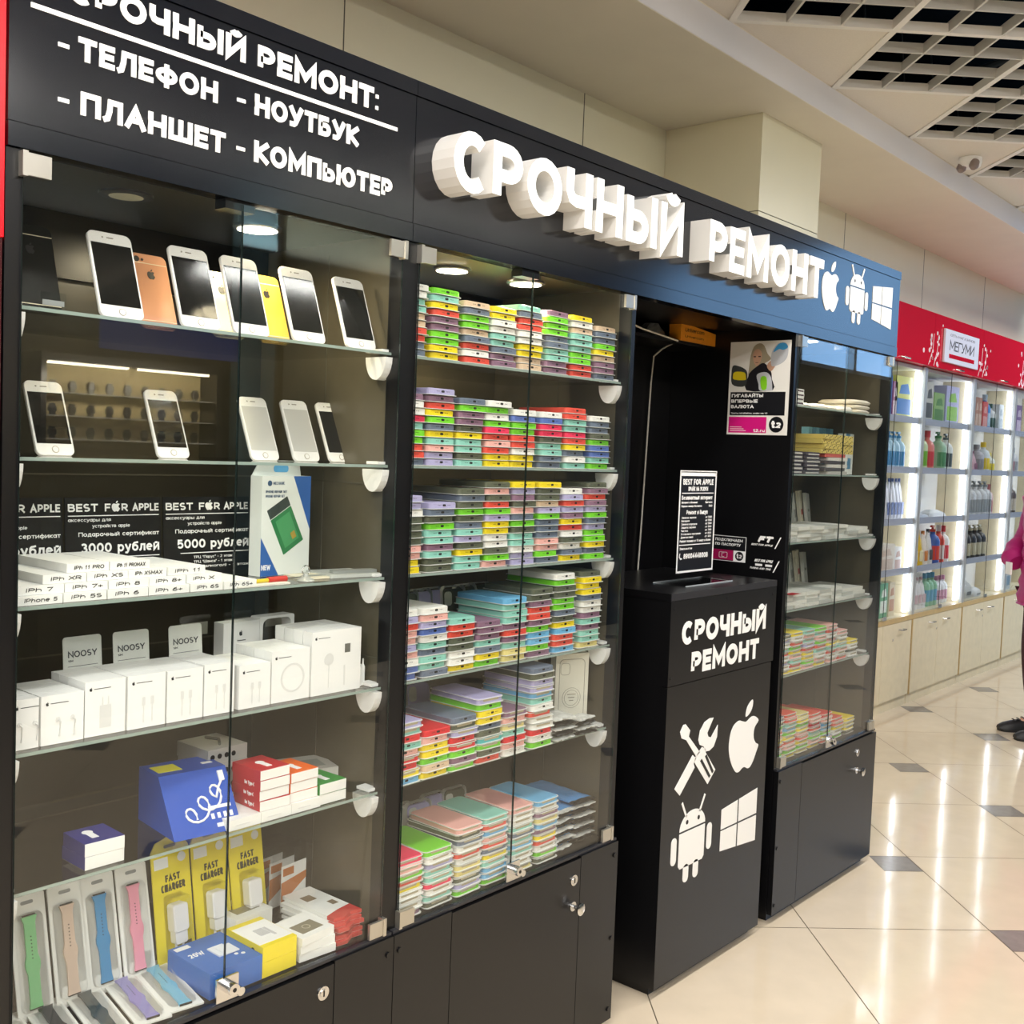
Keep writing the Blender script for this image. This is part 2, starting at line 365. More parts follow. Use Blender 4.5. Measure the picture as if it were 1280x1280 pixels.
# ================================================================ setting
TH = math.radians(43.795)
NV = Vector((-math.sin(TH), math.cos(TH))); MV = Vector((math.cos(TH), math.sin(TH)))
def nm(n, m, z): p = NV * n + MV * m; return (p.x, p.y, z)
TILE = M('cream_floor_tile', '#d6c6ae', 0.09, spec=0.55, noise=0.035, nscale=9, coat=0.2)
GREYT = M('grey_floor_tile', '#86807a', 0.14, spec=0.5, noise=0.08, nscale=30)
GROUT = M('floor_grout', '#6e6252', 0.7)
fl = MB()
fl.box(-5, 14.5, -6, 1.3, -.06, -.0025, 2)
N0, M0, TN, TM = -1.904, 1.19, .6045, .648
g = .0016
for i in range(-16, 16):
    for j in range(-16, 20):
        n1 = N0 - TN * i; n0 = n1 - TN; m0 = M0 + TM * (j - 1); m1 = m0 + TM   # column i = 0 is left of the line N0 ; tile j tops out at line j
        c = nm((n0 + n1) / 2, (m0 + m1) / 2, 0)
        if not (-5.2 < c[0] < 14.7 and -6.2 < c[1] < 1.5): continue
        a, b, d, e = n0 + g, n1 - g, m0 + g, m1 - g
        L = (j - 2 * i) % 4 == 0; R = (j - 2 * i - 3) % 4 == 0; s = .15
        poly = []
        if R: poly += [(a, e - s), (a + s - g, e - s), (a + s - g, e)] ; 
        else: poly += [(a, e)]
        if L: poly += [(b - s + g, e), (b - s + g, e - s), (b, e - s)]
        else: poly += [(b, e)]
        poly += [(b, d), (a, d)]
        fl.add([nm(p, q, 0) for p, q in poly], [list(range(len(poly)))], 0)
        if L: fl.add([nm(p, q, 0) for p, q in ((b - s + 2 * g, e), (b, e), (b, e - s + 2 * g), (b - s + 2 * g, e - s + 2 * g))], [[0, 1, 2, 3]], 1)
        if R: fl.add([nm(p, q, 0) for p, q in ((a, e), (a + s - 2 * g, e), (a + s - 2 * g, e - s + 2 * g), (a, e - s + 2 * g))], [[0, 1, 2, 3]], 1)
floor = struct('floor', fl, [TILE, GREYT, GROUT])

# ceiling: T-grid with open cells, solid tiles along the soffit, dark void above
CW = M('ceiling_tile', '#e2dcd2', 0.8, noise=0.03, nscale=160, bump=0.2)
CT = M('ceiling_runner', '#e9e7e2', 0.5)
CB = M('ceiling_blade', '#c9c8c3', 0.55)
VOID = M('ceiling_void', '#141f2b', 1.0, spec=0.0)
PIPE = M('void_pipe', '#3c4750', 0.6)
ce = MB(); CZ = 3.08; CN0, CM0, CN, CM = -1.046, 1.765, .598, .615
def bar(p, q, w, z0, z1, m):
    a, b = Vector(p), Vector(q); d = (b - a).normalized(); k = Vector((-d.y, d.x)) * w / 2
    ce.add([(a.x + k.x, a.y + k.y, z0), (a.x - k.x, a.y - k.y, z0), (b.x - k.x, b.y - k.y, z0), (b.x + k.x, b.y + k.y, z0),
            (a.x + k.x, a.y + k.y, z1), (a.x - k.x, a.y - k.y, z1), (b.x - k.x, b.y - k.y, z1), (b.x + k.x, b.y + k.y, z1)],
           [(0, 3, 2, 1), (4, 5, 6, 7), (0, 1, 5, 4), (1, 2, 6, 5), (2, 3, 7, 6), (3, 0, 4, 7)], m)
def xy(n, m): p = NV * n + MV * m; return (p.x, p.y)
inside = lambda c: -3.6 < c[0] < 6.2 and -3.9 < c[1] < 1.0
for i in range(-12, 13):
    for j in range(-12, 13):
        n1 = CN0 - CN * i; n0 = n1 - CN; m0 = CM0 + CM * j; m1 = m0 + CM
        c = xy((n0 + n1) / 2, (m0 + m1) / 2)
        if not inside(c) or j > i: continue
        bar(xy(n1, m0), xy(n1, m1), .026, CZ, CZ + .035, 1)
        bar(xy(n0, m0), xy(n1, m0), .026, CZ + .0005, CZ + .0345, 1)
        if j == i:
            ce.add([xy(p, q) + (CZ + .006,) for p, q in ((n0, m0), (n1, m0), (n1, m1), (n0, m1))] + [xy(p, q) + (CZ + .02,) for p, q in ((n0, m0), (n1, m0), (n1, m1), (n0, m1))],
                   [(0, 1, 2, 3), (4, 5, 6, 7), (0, 1, 5, 4), (1, 2, 6, 5), (2, 3, 7, 6), (3, 0, 4, 7)], 0)
        else:
            for t in (1 / 3, 2 / 3):
                bar(xy(n0 + CN * t, m0), xy(n0 + CN * t, m1), .009, CZ + .003, CZ + .042, 2)
                bar(xy(n0, m0 + CM * t), xy(n1, m0 + CM * t), .009, CZ + .0035, CZ + .0415, 2)
ce.box(-5, 6.4, -4.2, 1.3, 3.75, 3.85, 3); ce.box(-5, 6.4, 1.2, 1.3, 3.116, 3.75, 3)
for k in range(7):
    ce.tube([(-3 + k * 1.3, -5, 3.55 + .03 * (k % 3)), (-1 + k * 1.3, .4, 3.5)], .018 + .012 * (k % 2), 8, 4)
for k in range(16):
    a = xy(CN0 - .4 * k - .3, CM0 + .55 * (k % 6)); ce.tube([(a[0], a[1], CZ + .1), (a[0] + .25, a[1] + .15, 3.74)], .004, 5, 4)
struct('ceiling', ce, [CW, CT, CB, VOID, PIPE])
BULK = M('bulkhead_paint', '#e2dccf', 0.6, noise=0.02, nscale=5)
so = MB(); so.box(-5, 8.2, .474, 1.3, 2.96, 3.115, 0); so.box(-5, 8.2, .4715, .474, 2.962, 3.079, 1)
struct('soffit_beam', so, [BULK, M('soffit_band', '#dfdfe4', 0.35)])
WALLM = M('wall_panel', '#dcd7bb', 0.35, noise=0.02, nscale=3)
JOINT = M('panel_joint', '#575346', 0.7)
w = MB(); w.box(-5, 8.2, 1.15, 1.3, -.05, 2.96, 0)
for x in (-3.0, -1.745, -.485, .775, 2.035, 4.555, 5.815, 7.075): w.box(x - .002, x + .002, 1.1488, 1.15, 0, 2.96, 1)
struct('wall_back', w, [WALLM, JOINT])
pl = MB(); pl.box(2.641, 3.205, .6726, 1.149, 0.0, 2.552, 0); pl.box(2.641, 3.205, .6726, 1.149, 2.556, 2.9595, 0); pl.box(2.643, 3.203, .675, 1.149, 2.55, 2.558, 1)
struct('pillar_casing', pl, [WALLM, JOINT])
# surveillance camera on the solid ceiling tile
t = thing('security_camera', 'small white twin-lens dome camera under a solid ceiling tile', 'camera', (4.2333, .3527, 3.085))
cb = MB(); cb.lathe([(.055, 0), (.058, -.02), (.05, -.045), (.0, -.05)], n=24); cb.build('housing', WHITE, t, smooth=True)
for k in (-1, 1):
    e = MB(); e.lathe([(.022, 0), (.024, -.03), (.014, -.045), (0, -.046)], (0, 0, 0), 16)
    e.build('lens', M('lens_grey', '#8d7f7c', 0.3), t, loc=(-.02 + .012 * k, .035 * k, -.03), rot=(0, math.radians(35), 0), smooth=True)

# other side of the aisle (what the glass doors mirror)
OPP = M('opposite_wall_paint', '#0f1618', 0.5)
op = MB(); op.box(-5, 7.0, -4.2, -4.0, 0, 3.76, 0)
op.box(2.35, 2.6, -4.0, -3.9, 0, 3.08, 1); op.box(2.72, 3.6, -4.0, -3.97, 0, 3.08, 2); op.box(3.62, 6.9, -4.0, -3.98, 1.0, 2.5, 3)
struct('wall_opposite', op, [OPP, M('teal_pilaster', '#4e6a73', 0.5), M('grey_green_panel', '#5c6155', 0.5), M('brown_panel', '#55503f', 0.5)])
fw = MB(); fw.box(7.0, 14.4, -4.2, -4.0, 0, 2.62, 0); fw.box(14.2, 14.4, -4.2, 1.3, 0, 4.6, 0); fw.box(8.2, 14.4, 1.15, 1.3, 2.46, 4.6, 0); fw.box(6.41, 14.4, -4.2, 1.3, 4.5, 4.6, 1); fw.box(6.39, 6.41, -4.2, 1.15, 3.16, 4.6, 1)
struct('wall_far', fw, [M('far_wall_brown', '#2b2922', 0.6), VOID])
wi = MB()
for x in (7.05, 8.5, 10.0, 11.5, 13.0, 14.15): wi.box(x - .04, x + .04, -4.14, -4.06, 2.62, 4.5)
wi.box(7.0, 14.2, -4.14, -4.06, 4.42, 4.5); wi.box(7.0, 14.2, -4.14, -4.06, 2.62, 2.68)
struct('window_1', wi, [ALU])
lw = MB(); lw.box(-5.1, -4.9, -4.2, 1.3, 0, 3.75)
struct('wall_left', lw, [M('pale_wall_left', '#8d8a84', 0.6)])
# lit watch showcase across the aisle, seen only mirrored in the left glass door
t = thing('watch_showcase', 'lit cream showcase of small dark watches across the aisle, mirrored in the glass', 'showcase', (1.62, -3.99, 0))
b = MB(); b.box(-.5, .5, 0, .03, 1.36, 1.88, 0); b.box(-.53, -.5, 0, .2, 0, 1.92, 1); b.box(.5, .53, 0, .2, 0, 1.92, 1); b.box(-.5, .5, 0, .2, 0, 1.36, 1); b.box(-.5, .5, 0, .2, 1.88, 1.92, 1)
b.build('cabinet_body', [M('showcase_back', '#d9c694', 0.5), BLACK], t)
for k in range(3):
    s = MB(); s.box(-.5, .5, .03, .17, 1.48 + .12 * k, 1.485 + .12 * k, 0); s.build('shelf', ALU, t)
    for q in range(9):
        s = MB(); s.rings([[(-.42 + .105 * q + px * kk, .1 + py * kk, 1.486 + .12 * k + zz) for px, py in rrect(0, 0, .045, .03, .012)] for zz, kk in ((0, .7), (.015, .7), (.018, 1), (.045, 1), (.048, .7), (.06, .7))]); s.build('watch', BLACK, t)
for k in (0, 1):
    s = MB(); s.box(-.48 + .5 * k, -.04 + .5 * k, .16, .18, 1.865, 1.878); s.build('light_strip', emis('showcase_led', '#fff0cf', 16), t)
area('showcase_lamp', (1.62, -3.6, 1.8), .9, .05, 26, (1.0, .9, .7), (math.radians(-70), 0, 0))
t = thing('blue_sign', 'blue lit shop sign across the aisle above the mirrored watch showcase', 'sign', (1.9, -3.98, 2.08))
b = MB(); b.box(-.4, .5, 0, .06, -.1, .1); b.build('sign_box', emis('blue_lit_panel', '#123a86', 1.3), t)
# red neighbour at the far left edge
t = thing('neighbour_stall', 'glossy red shop stall at the far left edge, beside the black kiosk', 'shop stall', (-1.05, .0, 0))
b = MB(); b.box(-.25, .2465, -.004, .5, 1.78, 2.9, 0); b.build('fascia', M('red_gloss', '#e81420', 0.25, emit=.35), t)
b = MB(); b.box(-.25, .2465, .0, .5, 0, 1.779, 0); b.build('lower_panel', M('dark_red_gloss', '#3a0c10', 0.25), t)
# ================================================================ kiosk
KD = .47
def screw(mb, x, z, m=0): mb.cyl((x, -.0212, z), 'y', .006, .0035, 10, m)
def cabinet(x0, x1, gap, who, backm, off_lamps, on_lamps, hinge_x, door_split, ends=(True, True)):
    t = thing('display_cabinet', who, 'display cabinet', (x0, 0, 0))
    W = x1 - x0; X = lambda v: v - x0
    c = MB()
    for a, b in ((0, .024), (W - .022, W)):
        c.box(a, b, 0, .035, .504, 1.91, 0)                              # front posts
    for a, b, i0, i1 in ((0, .008, .008, .016), (W - .008, W, W - .016, W - .008)):
        c.box(a, b, .035, KD, 0.03, 1.946, 0); c.box(i0, i1, .035, KD - .01, .51, 1.925, 1)
    c.box(.008, W - .008, .0, KD, .478, .508, 0)                         # floor of the showcase
    c.box(0, W, 0, .03, .03, .504, 0)
    c.box(.02, W - .02, .01, .4, 0.0, .03, 0)
    c.build('carcass', [LAM, TAUPE], t)
    j = MB()
    for z in (1.425, 1.07, .75): j.box(W - .0172, W - .016, .04, KD - .012, z - .0016, z + .0016)
    for z in (1.425, 1.07, .75): j.box(.016, W - .016, KD - .0132, KD - .012, z - .0016, z + .0016)
    j.box(W - .0172, W - .016, .228, .231, .51, 1.9)
    j.build('panel_joint', JOINT, t)
    b = MB(); b.box(.008, W - .008, KD - .012, KD, .03, 1.925, 0); b.box(.016, W - .016, KD - .03, KD - .0125, 1.80, 1.924, 1)
    b.build('back_panel', [backm, LAM], t)
    b = MB(); b.box(.008, W - .008, .03, KD, 1.925, 1.945); b.build('top_panel', backm, t)
    for z in (1.69, 1.466, 1.24, 1.016, .80):
        s = MB(); s.box(.018, W - .018, .022, .40, z - .0055, z, 0)
        o = s.build('glass_shelf', [SHELFG, GLEDGE], t)
        o.data.polygons[2].material_index = 1
        for side in (0, 1):
            q = MB(); xx = .016 if side == 0 else W - .040
            q.prism([(.048 + .030 * math.cos(math.radians(a)), z - .010 + .045 * math.sin(math.radians(a)) * (1 if a < 180 else 1)) for a in range(180, 361, 15)], 'x', xx, xx + .024)
            q.box(xx, xx + .024, .03, .066, z + .0005, z + .006)
            q.build('shelf_bracket', WHITE, t, smooth=False)
    # glass doors
    for k, (a, b) in enumerate(((.0235, X(gap) - .001), (X(gap) + .001, W - .0235))):
        d = MB(); d.box(a, b, -.005, -.001, .512, 1.905, 0)
        o = d.build('glass_door', [GLASS, DEDGE], t)
        for fi in (3, 5): o.data.polygons[fi].material_index = 1
        hx = hinge_x[k]
        for z in (1.889, .528):
            h = MB(); ha, hb = (.0225, .062) if k == 0 else (W - .062, W - .0225); h.box(ha, hb, -.012, -.0055, z - .016, z + .016); hc, hd = (ha - .004, ha + .004) if k == 0 else (hb - .004, hb + .004); h.box(hc, hd, -.014, .004, z - .018, z + .018)
            h.build('hinge', STEEL, o)
        if k == 1:
            h = MB(); h.box(X(gap) - .02, X(gap) + .026, -.010, -.0055, .512, .555, 0); h.cyl((X(gap) + .004, -.03, .537), 'y', .011, .02, 18, 0); h.cyl((X(gap) + .02, -.027, .528), 'y', .008, .018, 16, 0)
            h.cyl((X(gap) + .004, -.0305, .537), 'y', .004, .001, 10, 1)
            h.build('door_lock', [CHROME, BLACK], o, smooth=True)
    h = MB(); h.box(X(gap) - .03, X(gap) + .03, .004, .034, 1.895, 1.9245); h.build('door_catch', BLACK, t)
    for px, py in off_lamps:
        l = MB(); l.lathe([(.046, 0), (.046, -.004), (.03, -.005)], (X(px), py, 1.925), 28, 0); l.lathe([(.029, -.0035), (.029, -.0055), (0, -.006)], (X(px), py, 1.925), 24, 1)
        l.build('downlight', [M('dark_bezel', '#3b3a38', 0.3), M('unlit_diffuser', '#c9c8b4', 0.4)], t, smooth=True)
    for px, py, drop in on_lamps:
        dz = .022 if drop else 0
        l = MB(); l.lathe([(.036, 0), (.036, -dz), (.045, -dz), (.045, -.005 - dz), (.037, -.007 - dz)], (X(px), py, 1.925), 28, 0); l.lathe([(.037, -.0055 - dz), (.037, -.008 - dz), (0, -.0085 - dz)], (X(px), py, 1.925), 24, 1)
        l.build('downlight', [M('dark_bezel', '#3b3a38', 0.3), emis('warm_diffuser', '#fff3d6', 9)], t, smooth=True)
        la = bpy.data.lights.new('downlight_lamp', 'AREA'); la.shape = 'DISK'; la.size = .06; la.energy = 1.7; la.color = (1, .84, .55)
        lo = bpy.data.objects.new('downlight_lamp', la); COL.objects.link(lo); lo.parent = t; lo.location = (X(px), py, 1.914 - dz)
    # lower cupboard
    da, db = X(door_split[0]), X(door_split[1])
    for a, b in ((.001, da - .001), (db + .001, W - .001)):
        if b - a < .03: continue
        p = MB(); p.box(a, b, -.018, -.001, .03, .504, 0)
        for z in (.06, .25, .47): screw(p, a + .015 if a < .1 else b - .015, z, 1)
        p.build('fixed_front', [LAM, BLACK], t)
    p = MB(); p.box(da + .001, db - .001, -.018, -.001, .03, .50, 0)
    o = p.build('cupboard_door', LAM, t)
    kx = db - .028 if db < W - .05 else db - .17
    q = MB(); q.cyl((kx, -.021, .452), 'y', .0135, .003, 20, 0); q.cyl((kx, -.0225, .452), 'y', .0085, .002, 16, 0); q.box(kx - .0015, kx + .0015, -.0232, -.0225, .446, .458, 1)
    q.build('keyhole', [CHROME, BLACK], o, smooth=True)
    if door_split[2]:
        q = MB(); q.xf(Matrix.Identity(4)); q.cyl((kx, -.021, .386), 'y', .012, .003, 18); q.cyl((kx, -.036, .386), 'y', .005, .016, 12)
        q.rings([[(kx + r * math.cos(2 * math.pi * i / 20), y, .386 + r * math.sin(2 * math.pi * i / 20)) for i in range(20)] for y, r in ((-.036, .006), (-.040, .014), (-.046, .0155), (-.049, .010))])
        q.build('knob', CHROME, o, smooth=True)
    tr = MB(); tr.box(.002, W - .002, -.012, 0, .5045, .511, 0); tr.build('ledge', EDGE, t)
    return t
cabL = cabinet(-.80, 0.0, -.399, 'left black glass-door showcase with phones, gift cards and white accessory boxes', M('dark_back_board', '#343127', 0.3), [(-.505, .19)], [(-.2775, .122, True)], (-.757, -.043), (-.62, -.157, False))
cabM = cabinet(0.0, .795, .379, 'middle black glass-door showcase packed with stacks of bright phone cases', TAUPE, [], [(.331, .205, False), (.458, .085, True)], (.045, .750), (.171, .634, True))
cabR = cabinet(1.689, 2.487, 2.078, 'right black glass-door showcase at the end of the kiosk, with pale case stacks', TAUPE, [], [(1.975, .1, False)], (1.752, 2.435), (1.859, 2.483, True))

def board(x0, x1, who, name='sign_board'):
    t = thing(name, who, 'sign board', (x0, 0, 1.911))
    W = x1 - x0
    b = MB(); b.box(.0008, W - .0008, -.004, .016, .036, .282, 0); b.build('front_panel', LAMF, t)
    b = MB(); b.box(.0005, W - .0005, -.007, .03, .283, .312, 0); b.build('top_rail', LAMF, t)
    b = MB(); b.box(.0005, W - .0005, -.006, .03, .0, .0345, 0); b.build('bottom_rail', LAMF, t)
    b = MB(); b.box(.0005, W - .0005, .03, KD, .29, .31, 0); b.build('roof_panel', LAM, t)
    return t
bL = board(-.80, 0.0, 'black board listing phone, tablet, laptop and computer repair above the left showcase')
l = MB(); l.box(.0312, .75, -.0055, -.004, .2015, .2085); l.build('underline', WHITE, bL)
def line(nm_, s, x0, x1, z0, z1, wt=.245):
    o = MB(); text(o, s, x0 + .8, x1 + .8, z0 - 1.911, z1 - 1.911, wt, -.0042, .0016); o.build(nm_, WHITE, bL); return o
line('lettering', 'СРОЧНЫЙ', -.714, -.402, 2.1395, 2.1795, .255); line('lettering', 'РЕМОНТ', -.377, -.113, 2.1375, 2.1785, .255)
for z in (2.143, 2.164): d = MB(); d.box(.692, .699, -.0058, -.0042, z - 1.911 - .0035, z - 1.911 + .0035); d.build('colon_dot', WHITE, bL)
line('lettering', 'ТЕЛЕФОН', -.697, -.455, 2.059, 2.0935); line('lettering', 'НОУТБУК', -.381, -.148, 2.060, 2.0955)
line('lettering', 'ПЛАНШЕТ', -.692, -.438, 1.980, 2.0145); line('lettering', 'КОМПЬЮТЕР', -.380, -.059, 1.981, 2.0175)
for x, z in ((-.728, 2.073), (-.417, 2.076), (-.727, 1.994), (-.416, 1.996)):
    d = MB(); d.box(x + .8, x + .817, -.0057, -.0042, z - 1.911 - .003, z - 1.911 + .003); d.build('dash', WHITE, bL)
bR = board(0.0, 2.504, 'long black fascia with the lit white letters and three icons over the niche', 'fascia_board')
for nm_, fn in (('fruit_emblem', lambda o: fruit_logo(o, 1.845, 2.008 - 1.911, .132, .166, -.0042, .0016)), ('robot_emblem', lambda o: robot_logo(o, 2.03, 1.990 - 1.911, .186, .196, -.0042, .0016, 0, 1)),
                ('four_pane_emblem', lambda o: window_logo(o, 2.256, 2.004 - 1.911, .176, .152, -.0042, .0016))):
    o = MB(); fn(o); o.build(nm_, [WHITE, BLACK], bR)
# lit channel letters
t = thing('illuminated_sign', 'thick white glowing repair letters standing out from the black fascia', 'illuminated sign', (0, -.0042, 2.017))
LSIDE = M('letter_side_acrylic', '#d6d4cf', 0.4, emit=0.05)
LFACE = emis('letter_face', '#fffdf6', 1.3)
D = .062
for s, a, b in (('СРОЧНЫЙ', .047, .897), ('РЕМОНТ', 1.028, 1.722)):
    each = []; text(MB(), s, a, b, 0, .122, .222, 0, D, 0, gap=.1, each=each)
    for ch, mb in each:
        mb.m = []
        for f in mb.f:
            ys = [mb.v[i][1] for i in f]
            mb.m.append(1 if max(ys) < -D + 1e-6 else 0)
        mb.build('letter', [LSIDE, LFACE], t)

# back board of the niche
t = thing('niche_board', 'plain black board closing the back of the niche', 'board', (1.242, KD - .012, 0))
b = MB(); b.box(-.446, .446, 0, .012, .02, 1.93); b.build('panel', LAM, t)
b = MB(); b.box(-.446, .446, -.438, 0, 1.93, 1.945); b.build('niche_ceiling', LAM, t)
b = MB(); b.box(-.1, .446, -.166, -.001, 1.868, 1.878); b.build('niche_shelf', LAM, t)
# counter
t = thing('counter', 'tall black counter with white repair lettering and tool icons', 'counter', (.998, -.018, 0))
W = .611
c = MB(); c.box(.002, W - .002, .018, .41, .03, 1.113, 0); c.box(.02, W - .02, .03, .39, 0, .03, 0); c.build('body', LAM, t)
c = MB(); c.box(0, W, .002, .415, 1.1135, 1.133, 0); c.box(0, W, -.0005, .002, 1.114, 1.1335, 1); c.build('counter_top', [LAM, EDGE], t)
c = MB(); c.box(0, W, 0, .0175, .878, 1.113, 0)
for sx, sz in ((.02, 1.09), (W - .02, 1.09), (W / 2, 1.1), (.015, .9)): c.cyl((sx, -.0015, sz), 'y', .005, .002, 10, 1)
c.build('upper_front', [LAM, BLACK], t)
c = MB(); c.box(0, W - .012, 0, .0175, .03, .876, 0); c.build('front_panel', LAM, t)
def ctext(s, x0, x1, z0, z1):
    o = MB(); text(o, s, x0 - .998, x1 - .998, z0, z1, .265, -.0002, .001); o.build('lettering', WHITE, t)
ctext('СРОЧНЫЙ', 1.059, 1.546, .986, 1.052); ctext('РЕМОНТ', 1.116, 1.508, .899, .961)
o = MB(); fruit_logo(o, 1.353 - .998, .560, .192, .212, -.0002, .001); o.build('fruit_emblem', WHITE, t)
o = MB(); robot_logo(o, 1.052 - .998, .298, .224, .238, -.0002, .001); o.build('robot_emblem', [WHITE, BLACK], t)
o = MB(); window_logo(o, 1.328 - .998, .318, .219, .166, -.0002, .001); o.build('four_pane_emblem', [WHITE, BLACK], t)
o = MB()
def ic(pts, m=0, y=-.0002): o.prism([(.062 + (u - 100) * .001, 1.256 - .000175 * u - .000536 * v) for u, v in pts], 'y', y - .001, y, m)
ic([(113, 922), (128, 884), (140, 880), (166, 912), (160, 945), (225, 1030), (205, 1052), (148, 965), (122, 955)])
ic([(205, 1050), (236, 1002), (255, 1012), (258, 1032), (318, 1128), (277, 1207), (205, 1096), (195, 1080)])
ic([(186, 1045), (206, 1062), (193, 1090), (200, 1112), (126, 1258), (97, 1222)])
ic([(214, 965), (220, 915), (244, 866), (272, 845), (294, 841), (262, 925), (268, 945), (284, 950), (320, 880), (319, 945), (302, 1000), (278, 1023), (256, 1027), (246, 1000), (222, 990)])
for a in (0, 1):
    ic([(228 + 26 * a, 1078 - 24 * a), (236 + 26 * a, 1066 - 24 * a), (290 + 17 * a, 1160 - 24 * a), (282 + 17 * a, 1172 - 24 * a)], 1, -.0013)
o.build('tools_emblem', [WHITE, BLACK], t)
# ================================================================ phone cases
PAL = {'W': ('white', '#eeece6'), 'G': ('lime green', '#78d32c'), 'T': ('mint green', '#8fcdbd'), 'Y': ('yellow', '#f2d81c'), 'R': ('coral red', '#e2503f'), 'P': ('dusty purple', '#8d6a80'),
       'B': ('slate blue', '#6b7688'), 'C': ('beige', '#dcc0a2'), 'D': ('smoky olive', '#5e6250'), 'L': ('lavender', '#b3add4'), 'K': ('pale pink', '#eeb3aa'), 'H': ('hot pink', '#f0365e'),
       'N': ('periwinkle blue', '#5b73b8'), 'S': ('sky blue', '#6fb2dc'), 'M': ('cream yellow', '#e5d58a'), 'E': ('scarlet', '#d8242c'), 'F': ('turquoise', '#55b8b8')}
def rr_ring(w, h, r, z, y0=0.0): return [(x, y + h / 2 + y0, z) for x, y in rrect(0, 0, w, h, r, 4)]
CW_, CL_, CH_ = .0825, .158, .0148
_case = {}
def case_parts(c, kind):
    """(name, mesh) list of one boxed case: coloured shell, pale tray rim, dark port or open slot"""
    key = (c, kind)
    if key in _case: return _case[key]
    m = M('case_' + PAL[c][0].replace(' ', '_'), PAL[c][1], 0.42)
    if 'rim' not in _case:
        r = MB(); r.rings([rr_ring(.088, .167, .012, 0, -.0045), rr_ring(.088, .167, .012, .0011, -.0045)])
        _case['rim'] = r.mesh('tray', M('clear_tray_rim', '#e3e4df', 0.25))
        p = MB(); p.prism(rrect(0, .0078, .0095, .0045, .0022, 3), 'y', -.0005, .0012, 0)
        for s in (-1, 1):
            for k in range(3): p.box(s * (.011 + .0035 * k) - .0007, s * (.011 + .0035 * k) + .0007, -.0004, .001, .0073, .0085, 0)
        _case['port'] = p.mesh('port', DARK)
        p = MB(); p.prism(rrect(0, .0088, .050, .0058, .0025, 3), 'y', -.0005, .0012, 0); p.rings([rr_ring(.0875, .163, .012, .0112, -.0026), rr_ring(.0875, .163, .012, .0122, -.0026), rr_ring(.0822, .1575, .0105, .0122, .0003), rr_ring(.0822, .1575, .0105, .0112, .0003)], 1, cap=False)
        _case['slot'] = p.mesh('open_slot', [M('slot_cream', '#b9ad92', 0.6), M('tray_lip', '#e4e5e0', 0.3)])
    s = MB(); s.rings([rr_ring(CW_, CL_, .010, .0011), rr_ring(CW_, CL_, .010, .0122), rr_ring(CW_ - .004, CL_ - .004, .009, .0138, .002)])
    _case[key] = [('shell', s.mesh('shell', m)), ('tray', _case['rim']), ('port' if kind == 'p' else 'open_slot', _case['port' if kind == 'p' else 'slot'])]
    return _case[key]
CASES = []   # (x, y, z, rz, colour, kind, shelf words, stack number, stacks, level, levels)
def shelf_cases(xs, z, cols, words, y=.028, jig=.004, kind='p', yj=.006, pitch=CH_ + .0001):
    for k, (x, st) in enumerate(zip(xs, cols)):
        st = st[::-1]
        for i, ch in enumerate(st):
            kd = kind if kind != 'mix' else ('o' if random.random() < .3 else 'p')
            CASES.append((x + random.uniform(-jig, jig), y + random.uniform(0, yj), z + .0004 + i * pitch, random.uniform(-.035, .035), ch, kd, words, k, len(cols), i, len(st)))
mids = lambda e: [(a + b) / 2 for a, b in zip(e, e[1:])]
shelf_cases([.045, .142, .241, .330, .424, .522, .620, .715], 1.69, ['WWTTCCRRBB', 'GTYRPPGGYY', 'CBGGCBRWR', 'YYWWTTBPP', 'TBRRWWYYCC', 'PGGGBBTTPP', 'YWCTTTGGRR', 'CBBGYCPPB'], 'top shelf, middle showcase')
shelf_cases([.047, .138, .234, .322, .413, .514, .610, .707], 1.466, ['PWWHTGGRRB', 'LPRYGBYTKLL', 'BGPPDYTTDT', 'WGWGHRKRYY', 'WNGGRRWYY', 'WNHHDTTBB', 'RRTTHRYBWT', 'WBBDGNNTG'], 'second shelf, middle showcase')
shelf_cases([.050, .148, .242, .330, .422, .516, .611, .708], 1.24, ['LLWDDDDKKYY', 'LBDGTTPTDD', 'DBDGDBTLDYTT', 'DKDRGLYYWWDGK', 'YLPDKBGDTTWLL', 'YDDCLGBBBKKGB', 'WLRLPYRWDWBY', 'DPRPLGBLGGYBG'], 'third shelf, middle showcase')
shelf_cases([.050, .139, .228, .317, .407, .498, .595, .700], 1.016, ['WLRKKLKWNN', 'WKLNWTBTTB', 'TRRDDWWY', 'PPPTBYG', 'STTTPRPTMM', 'DDPRRPGSSGP', 'WGDDGGBDYSRRS', 'DYYYBWWPTPTTM'], 'fourth shelf, middle showcase')
shelf_cases([.050, .140, .226, .311, .400, .497], .80, ['LTETKEEYS', 'EKYYGCY', 'BDLEEGPG', 'LGYYBDFGDR', 'PKMTEKW', 'BDLLSTWRWWEWG'], 'fifth shelf, middle showcase', y=.012, kind='mix')
shelf_cases([.073, .168, .262, .352, .446, .540], .5105, ['HKGRYWWWP', 'GWLTTHWTD', 'KDBWRWMMDLG', 'TRSKRBYTSSG', 'KWWTBTSTWWM', 'SWPMSPYRWGD'], 'bottom shelf, middle showcase', y=.016, kind='o', pitch=.0139)
shelf_cases([1.79 + .092 * i for i in range(7)], .80, ['DLWTRWLWY', 'YWRGYKTRY', 'TKTLRYYGK', 'GTKGRTWKY', 'KRWKYTRWK', 'KWMTKWR', 'YWDW'], 'fifth shelf, right showcase', y=.03, kind='o')
shelf_cases([1.77 + .096 * i for i in range(7)], .5105, ['BDGRKYRWGM', 'RRTSGYRKGY', 'MYGYKRYGM', 'RKERTGKY', 'EKSSGYR', 'RRYWG', 'YMYD'], 'bottom shelf, right showcase', y=.03, kind='o')
cx, cy = -1.514, -1.588
